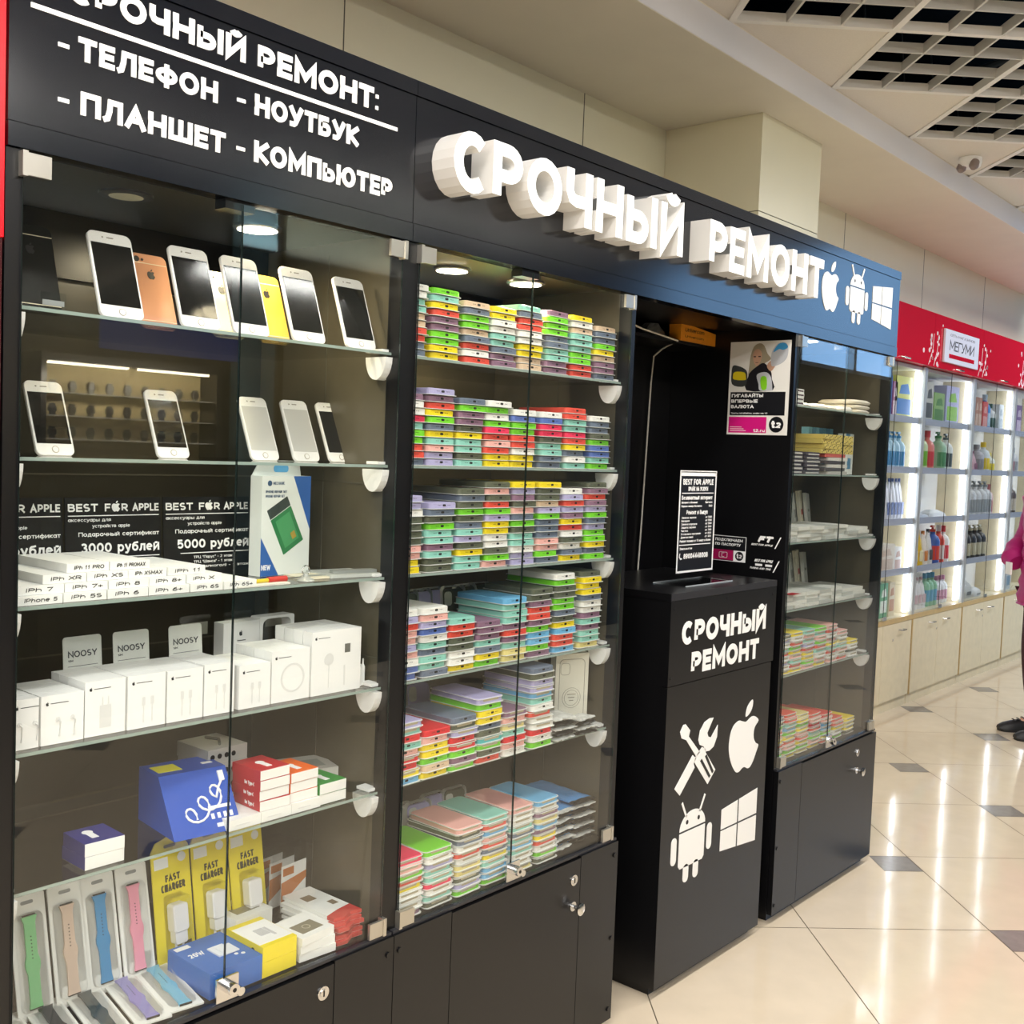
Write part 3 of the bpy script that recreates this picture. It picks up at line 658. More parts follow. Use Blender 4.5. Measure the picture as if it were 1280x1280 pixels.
CASES.sort(key=lambda c: math.hypot(c[0] - cx, c[1] - cy) - (.25 if c[5] == 'o' and c[0] < 1 else 0))
STK = lambda k, n: ('first stack' if k == 0 else 'last stack' if k == n - 1 else ORD[k] + ' stack')
def level(i, n): return 'top' if i == n - 1 else 'bottom' if i == 0 else ORD[i] + ' up'
for (x, y, z, rz, ch, kd, words, k, n, i, ln) in CASES[:300]:
    t = thing('phone_case', '%s phone case, %s, %s from left, %s' % (PAL[ch][0], level(i, ln), ORD[k] + ' stack', words), 'phone case', (x, y, z), rz, 'boxed phone cases')
    for nm_, me in case_parts(ch, kd): obj_of(me, nm_, t)
rest = MB(); rm = []; 
for (x, y, z, rz, ch, kd, words, k, n, i, ln) in CASES[300:]:
    mt = Matrix.Translation((x, y, z)) @ Matrix.Rotation(rz, 4, 'Z')
    for nm_, me in case_parts(ch, kd):
        o = MB(); o.v = [tuple(mt @ v.co) for v in me.vertices]; o.f = [list(p.vertices) for p in me.polygons]
        o.m = []
        for p in me.polygons:
            mm = me.materials[p.material_index]
            if mm not in rm: rm.append(mm)
            o.m.append(rm.index(mm))
        rest.ext(o)
o = rest.build('phone_case_stacks', rm); tag(o, 'remaining boxed phone cases stacked farther back in the middle and right showcases', 'phone cases', 'boxed phone cases', 'stuff')

# cases standing on edge behind the stacks
def standing_case(loc, rz, tilt, c, label, group):
    t = thing('standing_case', label, 'phone case', loc, group=group, rot=(tilt, 0, rz))
    s = MB(); s.prism(rrect(0, .073, .071, .146, .012), 'y', .0015, .009, 0); s.prism(rrect(-.018, .123, .024, .034, .008), 'y', .0004, .0014, 1); s.build('shell', [M('case_' + PAL[c][0].replace(' ', '_'), PAL[c][1], 0.42), M('camera_cutout', '#cfd3c8', 0.4)], t)
    r = MB(); pts = rrect(0, .075, .080, .158, .014)
    r.rings([[(x, y, z) for x, z in pts] for y in (.0, .010)] + [[(x, y, z) for x, z in rrect(0, .075, .073, .151, .012)] for y in (.010, .0)], 0, cap=False)
    r.build('tray', M('clear_tray_rim', '#d9dbd6', 0.25), t)
k = 0
for z, lst, wd in ((1.016, [(.20, .205, 'L', .1), (.24, .21, 'D', .1), (.285, .215, 'L', 0), (.335, .22, 'L', .1), (.40, .215, 'D', 0), (.455, .225, 'D', .05), (.51, .23, 'D', 0)], 'fourth shelf'),
                   (.5105, [(.20, .20, 'W', 0), (.245, .21, 'W', .1), (.29, .20, 'L', 0), (.36, .22, 'L', .05), (.43, .215, 'D', 0)], 'bottom shelf')):
    for x, y, c, r in lst:
        standing_case((x, y, z + .002), r - .05, math.radians(-6), c, '%s case standing on edge, %s from left behind the stacks on the %s' % (PAL[c][0], ORD[k % 8], wd), 'cases standing behind the stacks'); k += 1
    k = 0
standing_case((.285, .205, .802), .0, math.radians(-8), 'L', 'single lavender case leaning upright at the back left of the fifth shelf', 'cases standing behind the stacks')
# boxed cases with printed outline
def outline_box(x, y, z, rz, tilt, label):
    t = thing('case_box', label, 'box', (x, y, z), group='upright white case boxes', rot=(0, tilt, rz))
    b = MB(); b.box(-.047, .047, 0, .03, 0, .19); b.build('carton', M('pale_carton', '#dedbcd', 0.55), t)
    o = MB(); strip(o, rrect(0, .095, .072, .16, .012), True, .0012, -.0006, .0); strip(o, rrect(-.02, .15, .026, .03, .008), True, .0010, -.0006, .0)
    for r in (.026, .02): strip(o, [(r * math.cos(a * math.pi / 12), .075 + r * math.sin(a * math.pi / 12)) for a in range(24)], True, .0008, -.0006, .0)
    for q in range(3): o.box(-.012 + .003 * q, .012 - .003 * q, -.0006, 0, .083 - .008 * q, .085 - .008 * q)
    o.build('printed_outline', M('grey_ink', '#8d897b', 0.6), t)
outline_box(.698, .082, .8015, -.45, 0, 'white upright case box with phone outline at the right of the fifth shelf')
outline_box(.62, .15, .812, -.45, math.radians(-12), 'white case box leaning beside the upright one on the fifth shelf')
# crinkled bags
def bag(loc, rz, w, d, cols, label, group, seed):
    random.seed(seed); t = thing('film_bag', label, 'bag', loc, rz, group)
    s = MB(); nx, ny = 9, 12; vs = []; fs = []
    for lay in (0, 1):
        for i in range(nx + 1):
            for j in range(ny + 1):
                e = min(i, nx - i, j, ny - j); zz = .001 + (.0022 + .0035 * min(e, 2) / 2 + random.uniform(-.0012, .0012)) * lay
                vs.append((-w / 2 + w * i / nx, d * j / ny + (random.uniform(-.003, .003) if j == 0 else 0), zz))
    N = (nx + 1) * (ny + 1)
    for lay in (0, 1):
        for i in range(nx):
            for j in range(ny):
                a = lay * N + i * (ny + 1) + j; fs.append((a, a + 1, a + ny + 2, a + ny + 1) if lay else (a, a + ny + 1, a + ny + 2, a + 1))
    for i in range(nx):
        a = i * (ny + 1); fs.append((a, a + ny + 1, a + ny + 1 + N, a + N)); b = a + ny; fs.append((b, b + N, b + ny + 1 + N, b + ny + 1))
    for j in range(ny): fs.append((j, j + N, j + 1 + N, j + 1)); b = nx * (ny + 1) + j; fs.append((b, b + 1, b + 1 + N, b + N))
    s.add(vs, fs); s.m = [0 if (len(f) and (min(s.v[i][1] for i in f) > .012)) else 1 for f in s.f]
    s.build('film', cols, t, smooth=True)
FB = M('blue_film', '#5a95cf', 0.25, noise=.1); FW = M('silver_film', '#cfcfca', 0.25, noise=.2, nscale=60); FK = M('black_film', '#22201f', 0.3)
for k in range(9):
    bag((.622 + .004 * (k % 3), .03 + .005 * (k % 2), .512 + k * .0115), .1 - .05 * (k % 3), .085, .17, [FB, FK if k % 2 else FW], 'flat blue film pouch, %s from the bottom in the left pouch pile' % ORD[k], 'blue film pouches', 50 + k)
    bag((.712 + .004 * (k % 2), .035, .512 + k * .0125), -.04 * (k % 3), .085, .19, [FB, FW if k % 2 else FK], 'flat blue film pouch, %s from the bottom in the right pouch pile' % ORD[k], 'blue film pouches', 70 + k)
for k in range(5):
    bag((.59, .01, .802 + k * .012), .1 - .07 * k, .08, .085, [FW, FK if k % 2 else FW], 'crinkled silver pouch, %s from the bottom beside the case stacks' % ORD[k], 'silver film pouches', 90 + k)
    if k < 4: bag((.675, .008, .802 + k * .012), .08 * k - .1, .075, .042, [FW, FW if k % 2 else FK], 'crinkled silver pouch, %s from the bottom by the right showcase post' % ORD[k], 'silver film pouches', 110 + k)
random.seed(21)
# ================================================================ left showcase contents
WPH = M('phone_white', '#f1f0ec', 0.3); SCR = M('phone_screen', '#1c1b18', 0.08, spec=0.6); SILV = M('phone_silver_edge', '#d5d3cd', 0.3, metal=.6)
ACR = glass_mat('acrylic', (0.96, 0.97, 0.97), 1.0)
def phone(x, y, z, label, w=.0765, h=.157, tilt=20, rz=0, back=None, screen=None, front=None, group='display phones on the top shelf'):
    t = thing('display_phone', label, 'phone', (x, y, z + .001), group=group, rot=(math.radians(-tilt), 0, rz))
    body = front or WPH
    b = MB(); b.rings([[(px, yy, pz) for px, pz in rrect(0, h / 2, w - s, h - s, .011)] for yy, s in ((0, .0015), (.001, 0), (.006, 0), (.0072, .002))])
    b.build('body', back or body, t, smooth=True)
    if back is None:
        s = MB(); s.box(-w / 2 + .0035, w / 2 - .0035, -.0006, 0, .021, h - .021); s.build('screen', screen or SCR, t)
        s = MB(); s.cyl((0, -.0007, .0105), 'y', .0062, .0009, 18, 1); s.cyl((0, -.0009, .0105), 'y', .005, .0004, 18, 0); s.build('home_button', [body, M('button_ring', '#b3aa98', 0.3, metal=.5)], t)
        s = MB(); s.prism(rrect(0, h - .010, .012, .002, .001, 2), 'y', -.0006, .0002); s.cyl((-.013, -.0005, h - .010), 'y', .0016, .0006, 8); s.build('earpiece', M('earpiece_grey', '#9c978c', 0.4), t)
    else:
        s = MB(); fruit_logo(s, -.0075, h * .66, .015, .019, 0.0, .0006); s.build('emblem', DARK, t)
        s = MB(); s.cyl((-w / 2 + .011, -.002, h - .012), 'y', .005, .003, 14, 0); s.cyl((-w / 2 + .022, -.001, h - .012), 'y', .0024, .0018, 10, 0); s.build('camera_lens', DARK, t, smooth=True)
        s = MB()
        for zz in (h - .019, .013): s.box(-w / 2 + .001, w / 2 - .001, -.0005, 0, zz, zz + .0012)
        s.build('antenna_line', M('antenna_cream', '#efe2c4', 0.4), t)
    return t
def acrylic_stand(x, y, z, label):
    t = thing('acrylic_stand', label, 'stand', (x, y, z))
    s = MB(); s.box(-.026, .026, 0, .06, .0006, .003); s.build('base', ACR, t)
    s = MB(); s.prism([(.012, .003), (.0145, .003), (.052, .09), (.0495, .09)], 'x', -.024, .024); s.build('rest', ACR, t)
Z1, Z2, Z3, Z4, Z5, Z6 = 1.69, 1.466, 1.24, 1.016, .80, .5105
FR = [('first', -.594), ('second', -.449), ('third', -.345), ('fourth', -.216), ('fifth', -.088)]
for (n_, x) in FR:
    phone(x, .034, Z1, '%s white dark-screened phone from left in the front row on the top shelf' % n_, h=.15)
    acrylic_stand(x, .046, Z1, 'clear acrylic stand behind the %s front-row phone on the top shelf' % n_)
GOLD = M('phone_gold', '#d9b44a', 0.3, metal=.35); ROSE = M('phone_rose', '#dba07c', 0.3, metal=.3); PALE = M('phone_champagne', '#e0d9a8', 0.3, metal=.25)
phone(-.478, .115, Z1, 'rose gold phone back with dark emblem behind the front phones', back=ROSE, w=.07, h=.14)
phone(-.335, .115, Z1, 'pale champagne phone back half hidden behind the third front phone', back=PALE, w=.07, h=.13)
phone(-.233, .115, Z1, 'gold phone back with dark emblem on the top shelf', back=GOLD, w=.07, h=.14)
phone(-.70, .10, Z1, 'dark phone with gold rim at the far left of the top shelf', back=M('phone_graphite', '#2a2a26', .25, metal=.4), w=.078, h=.15, tilt=18)
phone(-.735, .20, Z1, 'slim dark phone behind the gold-rimmed one at the top left', back=M('phone_graphite', '#2a2a26', .25, metal=.4), w=.07, h=.125, tilt=25)
t = thing('price_tag', 'small clear price tag holder at the front left of the top shelf', 'price tag', (-.712, .03, Z1)); b = MB(); b.box(-.02, .02, 0, .002, .001, .026); b.build('holder', ACR, t); b = MB(); b.box(-.017, .017, -.0005, 0, .006, .014); b.build('insert', M('grey_insert', '#8d9292', .5), t)
XS2 = [('first', -.638, SCR), ('second', -.417, SCR), ('third', -.215, M('phone_screen_glare', '#c9c8c2', 0.12)), ('fourth', -.113, M('phone_screen_glare', '#c9c8c2', 0.12)), ('last', -.022, SCR)]  # pale screens: white reflection on dark glass put into the colour
for (n_, x, s) in XS2:
    d = {'third': 'white phone with glare painted on its screen, left one of two', 'fourth': 'white phone with glare painted on its screen, right one of two', 'first': 'white-framed phone at the left end', 'second': 'white-framed phone by the mirrored column', 'last': 'white-framed phone at the right end'}[n_]
    phone(x, .16, Z2, d + ' of the second shelf', w=.066, h=.135, tilt=24, screen=s, group='display phones on the second shelf')
    acrylic_stand(x, .172, Z2, 'clear acrylic stand under the %s phone from left on the second shelf' % n_)
# flat screen boxes with handwritten names
INK = M('marker_ink', '#1d1b1a', 0.6)
rows = [[('iPhone 5', -.7625, .074), ('iPh 5S', -.688, .073), ('iPh 6', -.6145, .073), ('iPh 6+', -.541, .078), ('iPh 6S', -.4625, .066), ('iPh 6S+', -.396, .07)],
        [('iPh 7', -.7575, .074), ('iPh 7+', -.683, .073), ('iPh 8', -.61, .072), ('iPh 8+', -.537, .071), ('iPh X', -.4655, .072)],
        [('iPh XR', -.7165, .072), ('iPh XS', -.644, .072), ('iPh XSMAX', -.5715, .072), ('iPh 11', -.499, .074)],
        [('iPh 11 PRO', -.675, .073), ('iPh 11 PROMAX', -.6015, .073)]]
n_b = 0
for r, row in enumerate(rows):
    for q, (s, x, w) in enumerate(row):
        t = thing('screen_box', 'flat white spare-part box, %s from left in %s layer of the box pile' % (ORD[q], ('bottom', 'second', 'third', 'top')[r]), 'box', (x, .03 + .006 * r + random.uniform(0, .003), Z3 + .0004 + r * .0146), random.uniform(-.015, .015), 'flat white boxes with handwritten names')
        b = MB(); b.box(.0004, w - .0012, 0, .165, 0, .0141); b.build('carton', PAPER, t)
        o = MB(); text(o, s, .012, .012 + min(w - .022, .0085 * len(s)), .0042, .0105, .18, 0, .0004, slant=.15); o.build('handwriting', INK, t)
# black certificate cards
BC = M('black_card', '#0a0a0b', 0.35)
def cert(x0, x1, words, amount, label, z1=1.243 + .146):
    t = thing('gift_card', label, 'card', ((x0 + x1) / 2, .22, Z3 + .0005), group='black gift certificate cards', rot=(math.radians(-4), 0, 0))
    w = x1 - x0; b = MB(); b.box(-w / 2, w / 2, 0, .0015, 0, .152); b.build('card', BC, t)
    k = MB(); a = -w / 2 + .006; e = w / 2 - .004
    # heading with a fruit in place of the O
    text(k, 'BEST', a, a + w * .30, .127, .141, .2, 0, .0005)
    text(k, 'F', a + w * .37, a + w * .43, .127, .141, .2, 0, .0005); text(k, 'R', a + w * .545, a + w * .61, .127, .141, .2, 0, .0005); fruit_logo(k, a + w * .442, .1265, w * .09, .0195, 0, .0005)
    text(k, 'APPLE', a + w * .66, e, .127, .141, .2, 0, .0005)
    k.box(a, e, -.0005, 0, .119, .1205); k.box(a + .03, e, -.0005, 0, .044, .0455)
    text(k, 'аксессуары для', a, a + w * .43, .1095, .1155, .15, 0, .0005); text(k, 'устройств apple', a + w * .24, a + w * .63, .0985, .1045, .15, 0, .0005)
    text(k, 'Подарочный сертификат', a + w * .1, e, .083, .0905, .17, 0, .0005)
    text(k, amount + ' рублей', a + w * .12, e, .054, .071, .2, 0, .0005)
    text(k, 'ТРЦ "Парус" - 2 этаж', a + w * .3, e - w * .2, .034, .039, .15, 0, .0005); text(k, 'ТРЦ "Шамса" - 1 этаж', a + w * .3, e - w * .2, .025, .03, .15, 0, .0005); text(k, 'ТЦ (алкогол) - 1 этаж', a + w * .3, e, .016, .021, .15, 0, .0005)
    k.build('lettering', WHITE, t)
cert(-.776, -.592, '', '1000', 'black gift certificate card cut off by the left post, white lettering')
cert(-.588, -.402, '', '3000', 'black gift certificate card for 3000 roubles in the middle of the row')
cert(-.397, -.203, '', '5000', 'black gift certificate card for 5000 roubles, rightmost of the row')
# blue and white hanging box
t = thing('screen_kit_box', 'white and blue hanging box with a green circuit picture', 'box', (-.168, .155, Z3 + .0005), .12)
b = MB(); b.box(-.066, .066, 0, .032, 0, .196, 0); b.prism([(-.066, .196), (.066, .196), (.060, .226), (-.046, .226)], 'y', .028, .0305, 0); b.build('carton', M('kit_white', '#e6ebe6', .45), t)
b = MB(); b.prism(rrect(.01, .210, .04, .014, .006), 'y', .0274, .028); b.build('hang_hole', M('kit_light_blue', '#62aee0', .5), t)
b = MB(); b.prism([(.018, .196), (.066, .196), (.066, .088)], 'y', -.0006, 0, 0); b.prism([(-.066, .075), (-.066, .0), (-.018, 0)], 'y', -.0006, 0, 0); b.build('blue_corner', M('kit_blue', '#2c5fa8', .5), t)
b = MB(); R2 = Matrix.Rotation(math.radians(-28), 4, 'Y'); q = MB(); q.box(-.03, .03, -.0008, 0, -.05, .028, 0); q.box(-.03, .03, -.0008, 0, .03, .05, 1); q.box(-.021, .021, -.0012, -.0008, -.04, .02, 2); q.box(.004, .016, -.0016, -.0012, -.034, -.02, 3); q.xf(Matrix.Translation((-.002, 0, .098)) @ R2); b.ext(q)
b.build('circuit_picture', [M('board_green', '#2f7d4a', .5), M('board_dark', '#3a4440', .5), M('board_mid_green', '#4a9a62', .5), M('board_gold', '#a98f3a', .5)], t)
b = MB(); b.cyl((-.046, -.0008, .182), 'y', .0055, .0008, 14, 0); text(b, 'MECHANIC', -.037, -.006, .179, .185, .14, 0, .0005)
for k in range(2): text(b, 'IPHONE REPAIR SET', -.056, .0 - .006 * k, .163 - .009 * k, .168 - .009 * k, .16, 0, .0005)
b.build('print', M('kit_ink', '#34506f', .5), t)
b = MB(); text(b, 'NEW', -.064, -.04, .012, .022, .2, -.0006, .0005); b.build('white_print', WHITE, t)
# small tools and flat pieces
t = thing('screwdriver', 'small red and yellow screwdriver lying at the end of the white boxes', 'screwdriver', (-.315, .05, Z3 + .007), .1)
b = MB(); b.cyl((.03, 0, 0), 'x', .006, .045, 12); b.build('handle', M('tool_red', '#c2372c', .4), t, smooth=True); b = MB(); b.cyl((.0, 0, 0), 'x', .004, .03, 10); b.build('collar', M('tool_yellow', '#d8c02a', .4), t); b = MB(); b.cyl((.075, 0, 0), 'x', .0015, .04, 8); b.build('shaft', CHROME, t)
t = thing('suction_cup', 'small clear suction cup puller beside the red screwdriver', 'suction cup', (-.195, .055, Z3 + .0005))
b = MB(); b.lathe([(.017, 0), (.015, .003), (.006, .008), (.004, .014), (0, .0145)], n=18); b.build('cup', M('rubber_clear', '#a8aaa4', .3), t, smooth=True); b = MB(); b.tube([(.009 * math.cos(a * math.pi / 8), 0, .02 + .009 * math.sin(a * math.pi / 8)) for a in range(17)], .0012, 6); b.build('ring', CHROME, t)
for k, (x, y, w, d, h, c, lab) in enumerate(((-.31, .028, .12, .02, .003, '#e8e4d8', 'flat cream card lying at the front under the red screwdriver'), (-.15, .06, .09, .07, .004, '#ded7bf', 'flat beige envelope in front of the blue and white box'), (-.075, .045, .12, .10, .006, '#b9bdb9', 'clear flat blister pack at the right end of the third shelf'), (-.065, .06, .10, .02, .006, '#8e918d', 'grey metal strip on the clear blister pack'))):
    z = Z3 + .0005 + (.0065 if k == 3 else 0)
    t = thing('flat_packet', lab, 'packet', (x, y, z), -.08 * k); b = MB(); b.prism(rrect(0, d / 2, w, d, .004), 'z', 0, h); b.build('packet_body', M('packet_%d' % k, c, .4), t)
    if k in (1, 2): b = MB(); b.box(-w * .3, w * .2, d * .2, d * .5, h, h + .0004); b.build('print', M('packet_print', '#8f948f', .5), t)
# white accessory boxes in files, several deep
xs4 = [-.765, -.718, -.645, -.571, -.498, -.425, -.352, -.280, -.188]
xe4 = [-.720, -.647, -.573, -.500, -.427, -.362, -.282, -.190, -.062]
hs4 = [.078, .078, .09, .09, .089, .091, .08, .097, .124]
ink = M('box_print_grey', '#e0e0de', .5); GI = M('box_ink', '#2a2a2a', .5)
what = ['earphone', 'earphone', 'plug', 'adapter', 'cable', 'thin cable', 'short cable', 'round charger', 'cable and dongle']
for k, (a, b_, h) in enumerate(zip(xs4, xe4, hs4)):
    for dpt in range(4):
        w = b_ - a
        t = thing('accessory_box', 'white %s box, %s from front, %s file from left, fourth shelf' % (what[k], ORD[dpt], ORD[k]), 'box', ((a + b_) / 2, .04 + .029 * dpt + (0 if dpt else random.uniform(-.002, .003)), Z4 + .0005), random.uniform(-.008, .008), 'white accessory boxes in files')
        m = MB(); m.box(-w / 2 + .0006, w / 2 - .0006, 0, .0275, 0, h); m.build('carton', M('carton_white', '#f3f3f1', .42), t)
        if dpt: continue
        g = MB(); fruit_logo(g, -w / 2 + .008, h - .016, .005, .0065, 0, .0004); g.box(-w / 2 + .016, -w / 2 + .045, -.0003, 0, h - .0135, h - .0125); g.build('emblem_print', GI, t)
        g = MB()
        if k in (0, 1): 
            for s in (-.008, .016): g.tube([(s, -.0006, h * .5), (s + .004, -.0006, h * .45), (s + .003, -.0006, h * .15)], .0016, 6); g.cyl((s, -.0012, h * .5), 'y', .004, .0012, 10)
        elif k == 7: strip(g, [(.026 * math.cos(q * math.pi / 16) + .004, h * .45 + .026 * math.sin(q * math.pi / 16)) for q in range(32)], True, .004, -.0005, 0)
        elif k == 8:
            g.cyl((-.02, -.0005, h * .55), 'y', .012, .0005, 20); g.box(-.021, -.019, -.0005, 0, h * .1, h * .5); g.box(.018, .022, -.0005, 0, h * .1, h * .42)
            g2 = MB(); g2.box(.02, .034, -.0005, 0, h * .62, h * .76); g2.build('grey_square', M('sticker_grey', '#6d6d66', .5), t)
        elif k == 2: g.box(-.01, .01, -.0005, 0, .012, h * .55); g.box(-.006, -.004, -.0005, 0, h * .55, h * .7); g.box(.004, .006, -.0005, 0, h * .55, h * .7)
        else:
            for s in (-.009, .007): g.box(s, s + .006, -.0005, 0, h * .42, h * .58); g.box(s + .002, s + .004, -.0005, 0, h * .1, h * .42)
        g.build('picture_print', ink, t)
# silver cards behind the white boxes
for k, x in enumerate((-.566, -.473, -.361)):
    t = thing('silver_card', 'rounded silver adapter card with dark lettering, %s of three behind the white boxes' % ('left', 'middle', 'right')[k], 'card', (x, .19, Z4 + .0005), group='silver cards behind white boxes', rot=(math.radians(-5), 0, .03))
    b = MB(); b.prism(rrect(0, .068, .072, .136, .006), 'y', 0, .0015); b.build('card', M('silver_card', '#e6e8e2', .35, noise=.06, nscale=25), t)
    b = MB(); text(b, 'NOOSY', -.027, .027, .1, .111, .17, 0, .0005); text(b, 'SIM', -.027, -.018, .0925, .096, .2, 0, .0004); b.box(-.028, .028, -.0004, 0, .084, .0848); b.build('lettering', M('card_ink', '#3b3f44', .5), t)
    b = MB(); b.prism(rrect(0, .03, .07, .05, .004), 'y', -.012, -.0006); b.build('blister', CLEAR, t)
t = thing('window_box', 'white box with a rounded window at the back of the fourth shelf', 'box', (-.185, .21, Z4 + .0005), .05)
b = MB(); b.box(-.088, .0, .0, .03, 0, .128, 0); b.build('carton', M('carton_white', '#f3f3f1', .42), t)
b = MB(); b.rings([[(x, y, z) for x, z in rrect(.046, .066, .09, .132, .004)] for y in (0, .03)] + [[(x, y, z) for x, z in rrect(.046, .09, .074, .074, .014)] for y in (.03, 0)], cap=False)
n = len(b.v) // 4; b.f += [[i, (i + 1) % n, 3 * n + (i + 1) % n, 3 * n + i] for i in range(n)]; b.m += [0] * n; b.build('window_frame', M('carton_white', '#f3f3f1', .42), t)
b = MB(); fruit_logo(b, -.05, .1, .008, .011, 0, .0005); b.box(-.055, -.034, -.0004, 0, .09, .0915); b.build('emblem_print', GI, t)
for k, (x, h) in enumerate(((-.052, .05), (-.043, .043), (-.032, .052))):
    t = thing('small_tube', 'slim white tube, %s of three beside the tall white boxes' % ('left', 'middle', 'right')[k], 'tube', (x, .055 + .006 * k, Z4 + .0005), group='slim white tubes'); b = MB(); b.lathe([(.0045, 0), (.0045, h * .7), (.0022, h * .78), (.0015, h), (0, h)], n=14); b.build('tube_body', WHITE, t, smooth=True)
for k in range(3):
    t = thing('clear_pack', 'clear plastic hanger pack, %s from left behind the white boxes' % ORD[k], 'pack', (-.30 + .1 * k, .26, Z4 + .0005), group='clear hanger packs'); b = MB(); b.prism(rrect(0, .07, .07, .14, .006), 'y', 0, .004); b.build('blister', CLEAR, t); b = MB(); b.box(-.03, .03, .0045, .005, .1, .125); b.build('header', M('pack_grey', '#aaa89a', .5), t)
# fifth shelf
NAVY = M('navy_card', '#2c2f7a', .45)
for k in range(2):
    t = thing('navy_white_box', '%s of two white boxes with a navy top at the left of the fifth shelf' % ('lower', 'upper')[k], 'box', (-.609, .035, Z5 + .0005 + .0215 * k), -.03 * k, 'navy-topped cable boxes')
    b = MB(); b.box(-.034, .034, 0, .075, 0, .021, 0); b.box(-.0345, .0345, .001, .0755, .0002, .0213, 1); b.box(-.0338, .0338, -.0004, .002, .0004, .0209, 0); b.build('carton', [PAPER, NAVY], t)
    b = MB(); b.cyl((-.006, .05, .0214), 'z', .009, .0006, 14); b.box(-.012, .0, .02, .05, .0214, .0218); b.build('plug_print', WHITE, t)
t = thing('cable_box', 'blue slanted counter box with a white cable picture', 'box', (-.40, .06, Z5 + .0005), -.12)
B1 = M('box_blue', '#1d4fb4', .35, noise=.04, nscale=12)
b = MB(); b.prism([(-.02, 0), (.13, 0), (.13, .098), (.05, .098)], 'x', -.07, .06); b.build('carton', B1, t)
th = math.atan2(.098, .07); mt = Matrix.Translation((0, -.02, 0)) @ Matrix.Rotation(th - math.pi / 2, 4, 'X')
b = MB(); pts = [(-.035 + .016 * math.cos(a * .5) + .0022 * a, -.001, .03 + .022 * math.sin(a * .5) * .8 + .0014 * a) for a in range(0, 34)] + [(.035, -.001, .082), (.045, -.001, .095)]
b.tube(pts, .0022, 6); b.box(.040, .05, -.004, 0, .093, .112); b.xf(mt); b.build('cable_picture', WHITE, t)
b = MB(); b.box(.006, .05, -.001, 0, .044, .05, 0); b.box(.015, .035, -.001, 0, .01, .017, 0)
for q in range(4): b.box(.008 + .012 * q, .014 + .012 * q, -.001, 0, .026, .036, 0)
b.xf(mt); b.build('print', WHITE, t)
b = MB(); b.box(-.06, -.015, .07, .11, .098, .0988); b.build('yellow_label', M('label_yellow', '#e9e23a', .5), t); b = MB(); b.box(.03, .05, .08, .09, .098, .0988); b.build('white_label', WHITE, t)
def carton_stack(x, n, w, d, h, c, cat, lab, group, z=Z5, y=.03, pic=None):
    for k in range(n):
        t = thing('cable_carton', lab % ('bottom' if k == 0 else 'top' if k == n - 1 else ORD[k] + ' lowest'), 'box', (x, y + random.uniform(0, .004), z + .0005 + k * (h + .0004)), random.uniform(-.03, .03), group)
        b = MB(); b.box(-w / 2, w / 2, .0006, d, 0, h, 1); b.box(-w / 2 + .0006, w / 2 - .0006, -.0004, .0006, .0006, h - .0006, 0); b.build('carton', [PAPER, c], t)
        if k == n - 1: b = MB(); b.cyl((0, d * .55, h), 'z', .009, .0006, 14); b.box(-.006, .006, d * .2, d * .5, h, h + .0008); b.build('plug_print', WHITE, t)
        else: b = MB(); text(b, 'for Type-C', .02, .05, .006, .013, .16, 0, .0004); b.xf(Matrix.Translation((-w / 2 - .0001, .002, 0)) @ Matrix.Rotation(-math.pi / 2, 4, 'Z') @ Matrix.Translation((-.066, 0, 0))); b.build('side_print', WHITE, t)
RED = M('carton_red', '#bf1f2c', .4); ORG = M('carton_orange', '#ef6a1c', .4); GRN = M('carton_green', '#2f8f3a', .4)
for k, x in enumerate((-.34, -.27, -.20)):
    t = thing('cable_carton', 'long white box under the red and orange ones, %s from left' % ORD[k], 'box', (x, .028, Z5 + .0005), 0, 'long white base boxes'); b = MB(); b.box(-.0345, .0345, 0, .16, 0, .0195); b.build('carton', PAPER, t); b = MB(); b.box(-.02, .01, -.0004, 0, .007, .009); b.build('print', ink, t)
carton_stack(-.272, 4, .068, .085, .0188, RED, 'box', '%s red and white cable box in the stack of four', 'red cable boxes', z=Z5 + .0198)
carton_stack(-.202, 3, .066, .085, .0188, ORG, 'box', '%s orange-topped white cable box beside the red stack', 'orange cable boxes', z=Z5 + .0198 - .0198 * 0)
carton_stack(-.132, 2, .068, .085, .0205, GRN, 'box', '%s green-topped white cable box at the right of the shelf', 'green cable boxes')
for k in range(4):
    t = thing('grey_carton', 'grey box with round holes, %s from the bottom behind the red stack' % ORD[k], 'box', (-.30, .15, Z5 + .0005 + .029 * k), .03 * (k % 2), 'grey boxes behind the red stack')
    b = MB(); b.box(-.04, .05, 0, .10, 0, .0285, 0); b.build('carton', M('carton_grey', '#b9b8b2', .5), t); b = MB()
    for q in range(4): b.cyl((-.03 + .016 * q, -.0005, .014), 'y', .005, .0005, 12)
    b.build('hole_print', DARK, t)
    if k == 3: b = MB(); b.tube([(.0, .02, .031), (.02, .05, .031), (.01, .08, .031)], .003, 6); b.build('cable_print', M('print_grey', '#6f706c', .5), t)
t = thing('flat_carton', 'flat grey printed pack lying at the back right of the fifth shelf', 'pack', (-.09, .15, Z5 + .0005), -.3); b = MB(); b.box(-.06, .06, 0, .1, 0, .03); b.build('carton', M('carton_grey', '#b9b8b2', .5), t); b = MB(); b.box(-.03, .04, .02, .07, .03, .0304); b.build('print', M('packet_print', '#8f948f', .5), t)
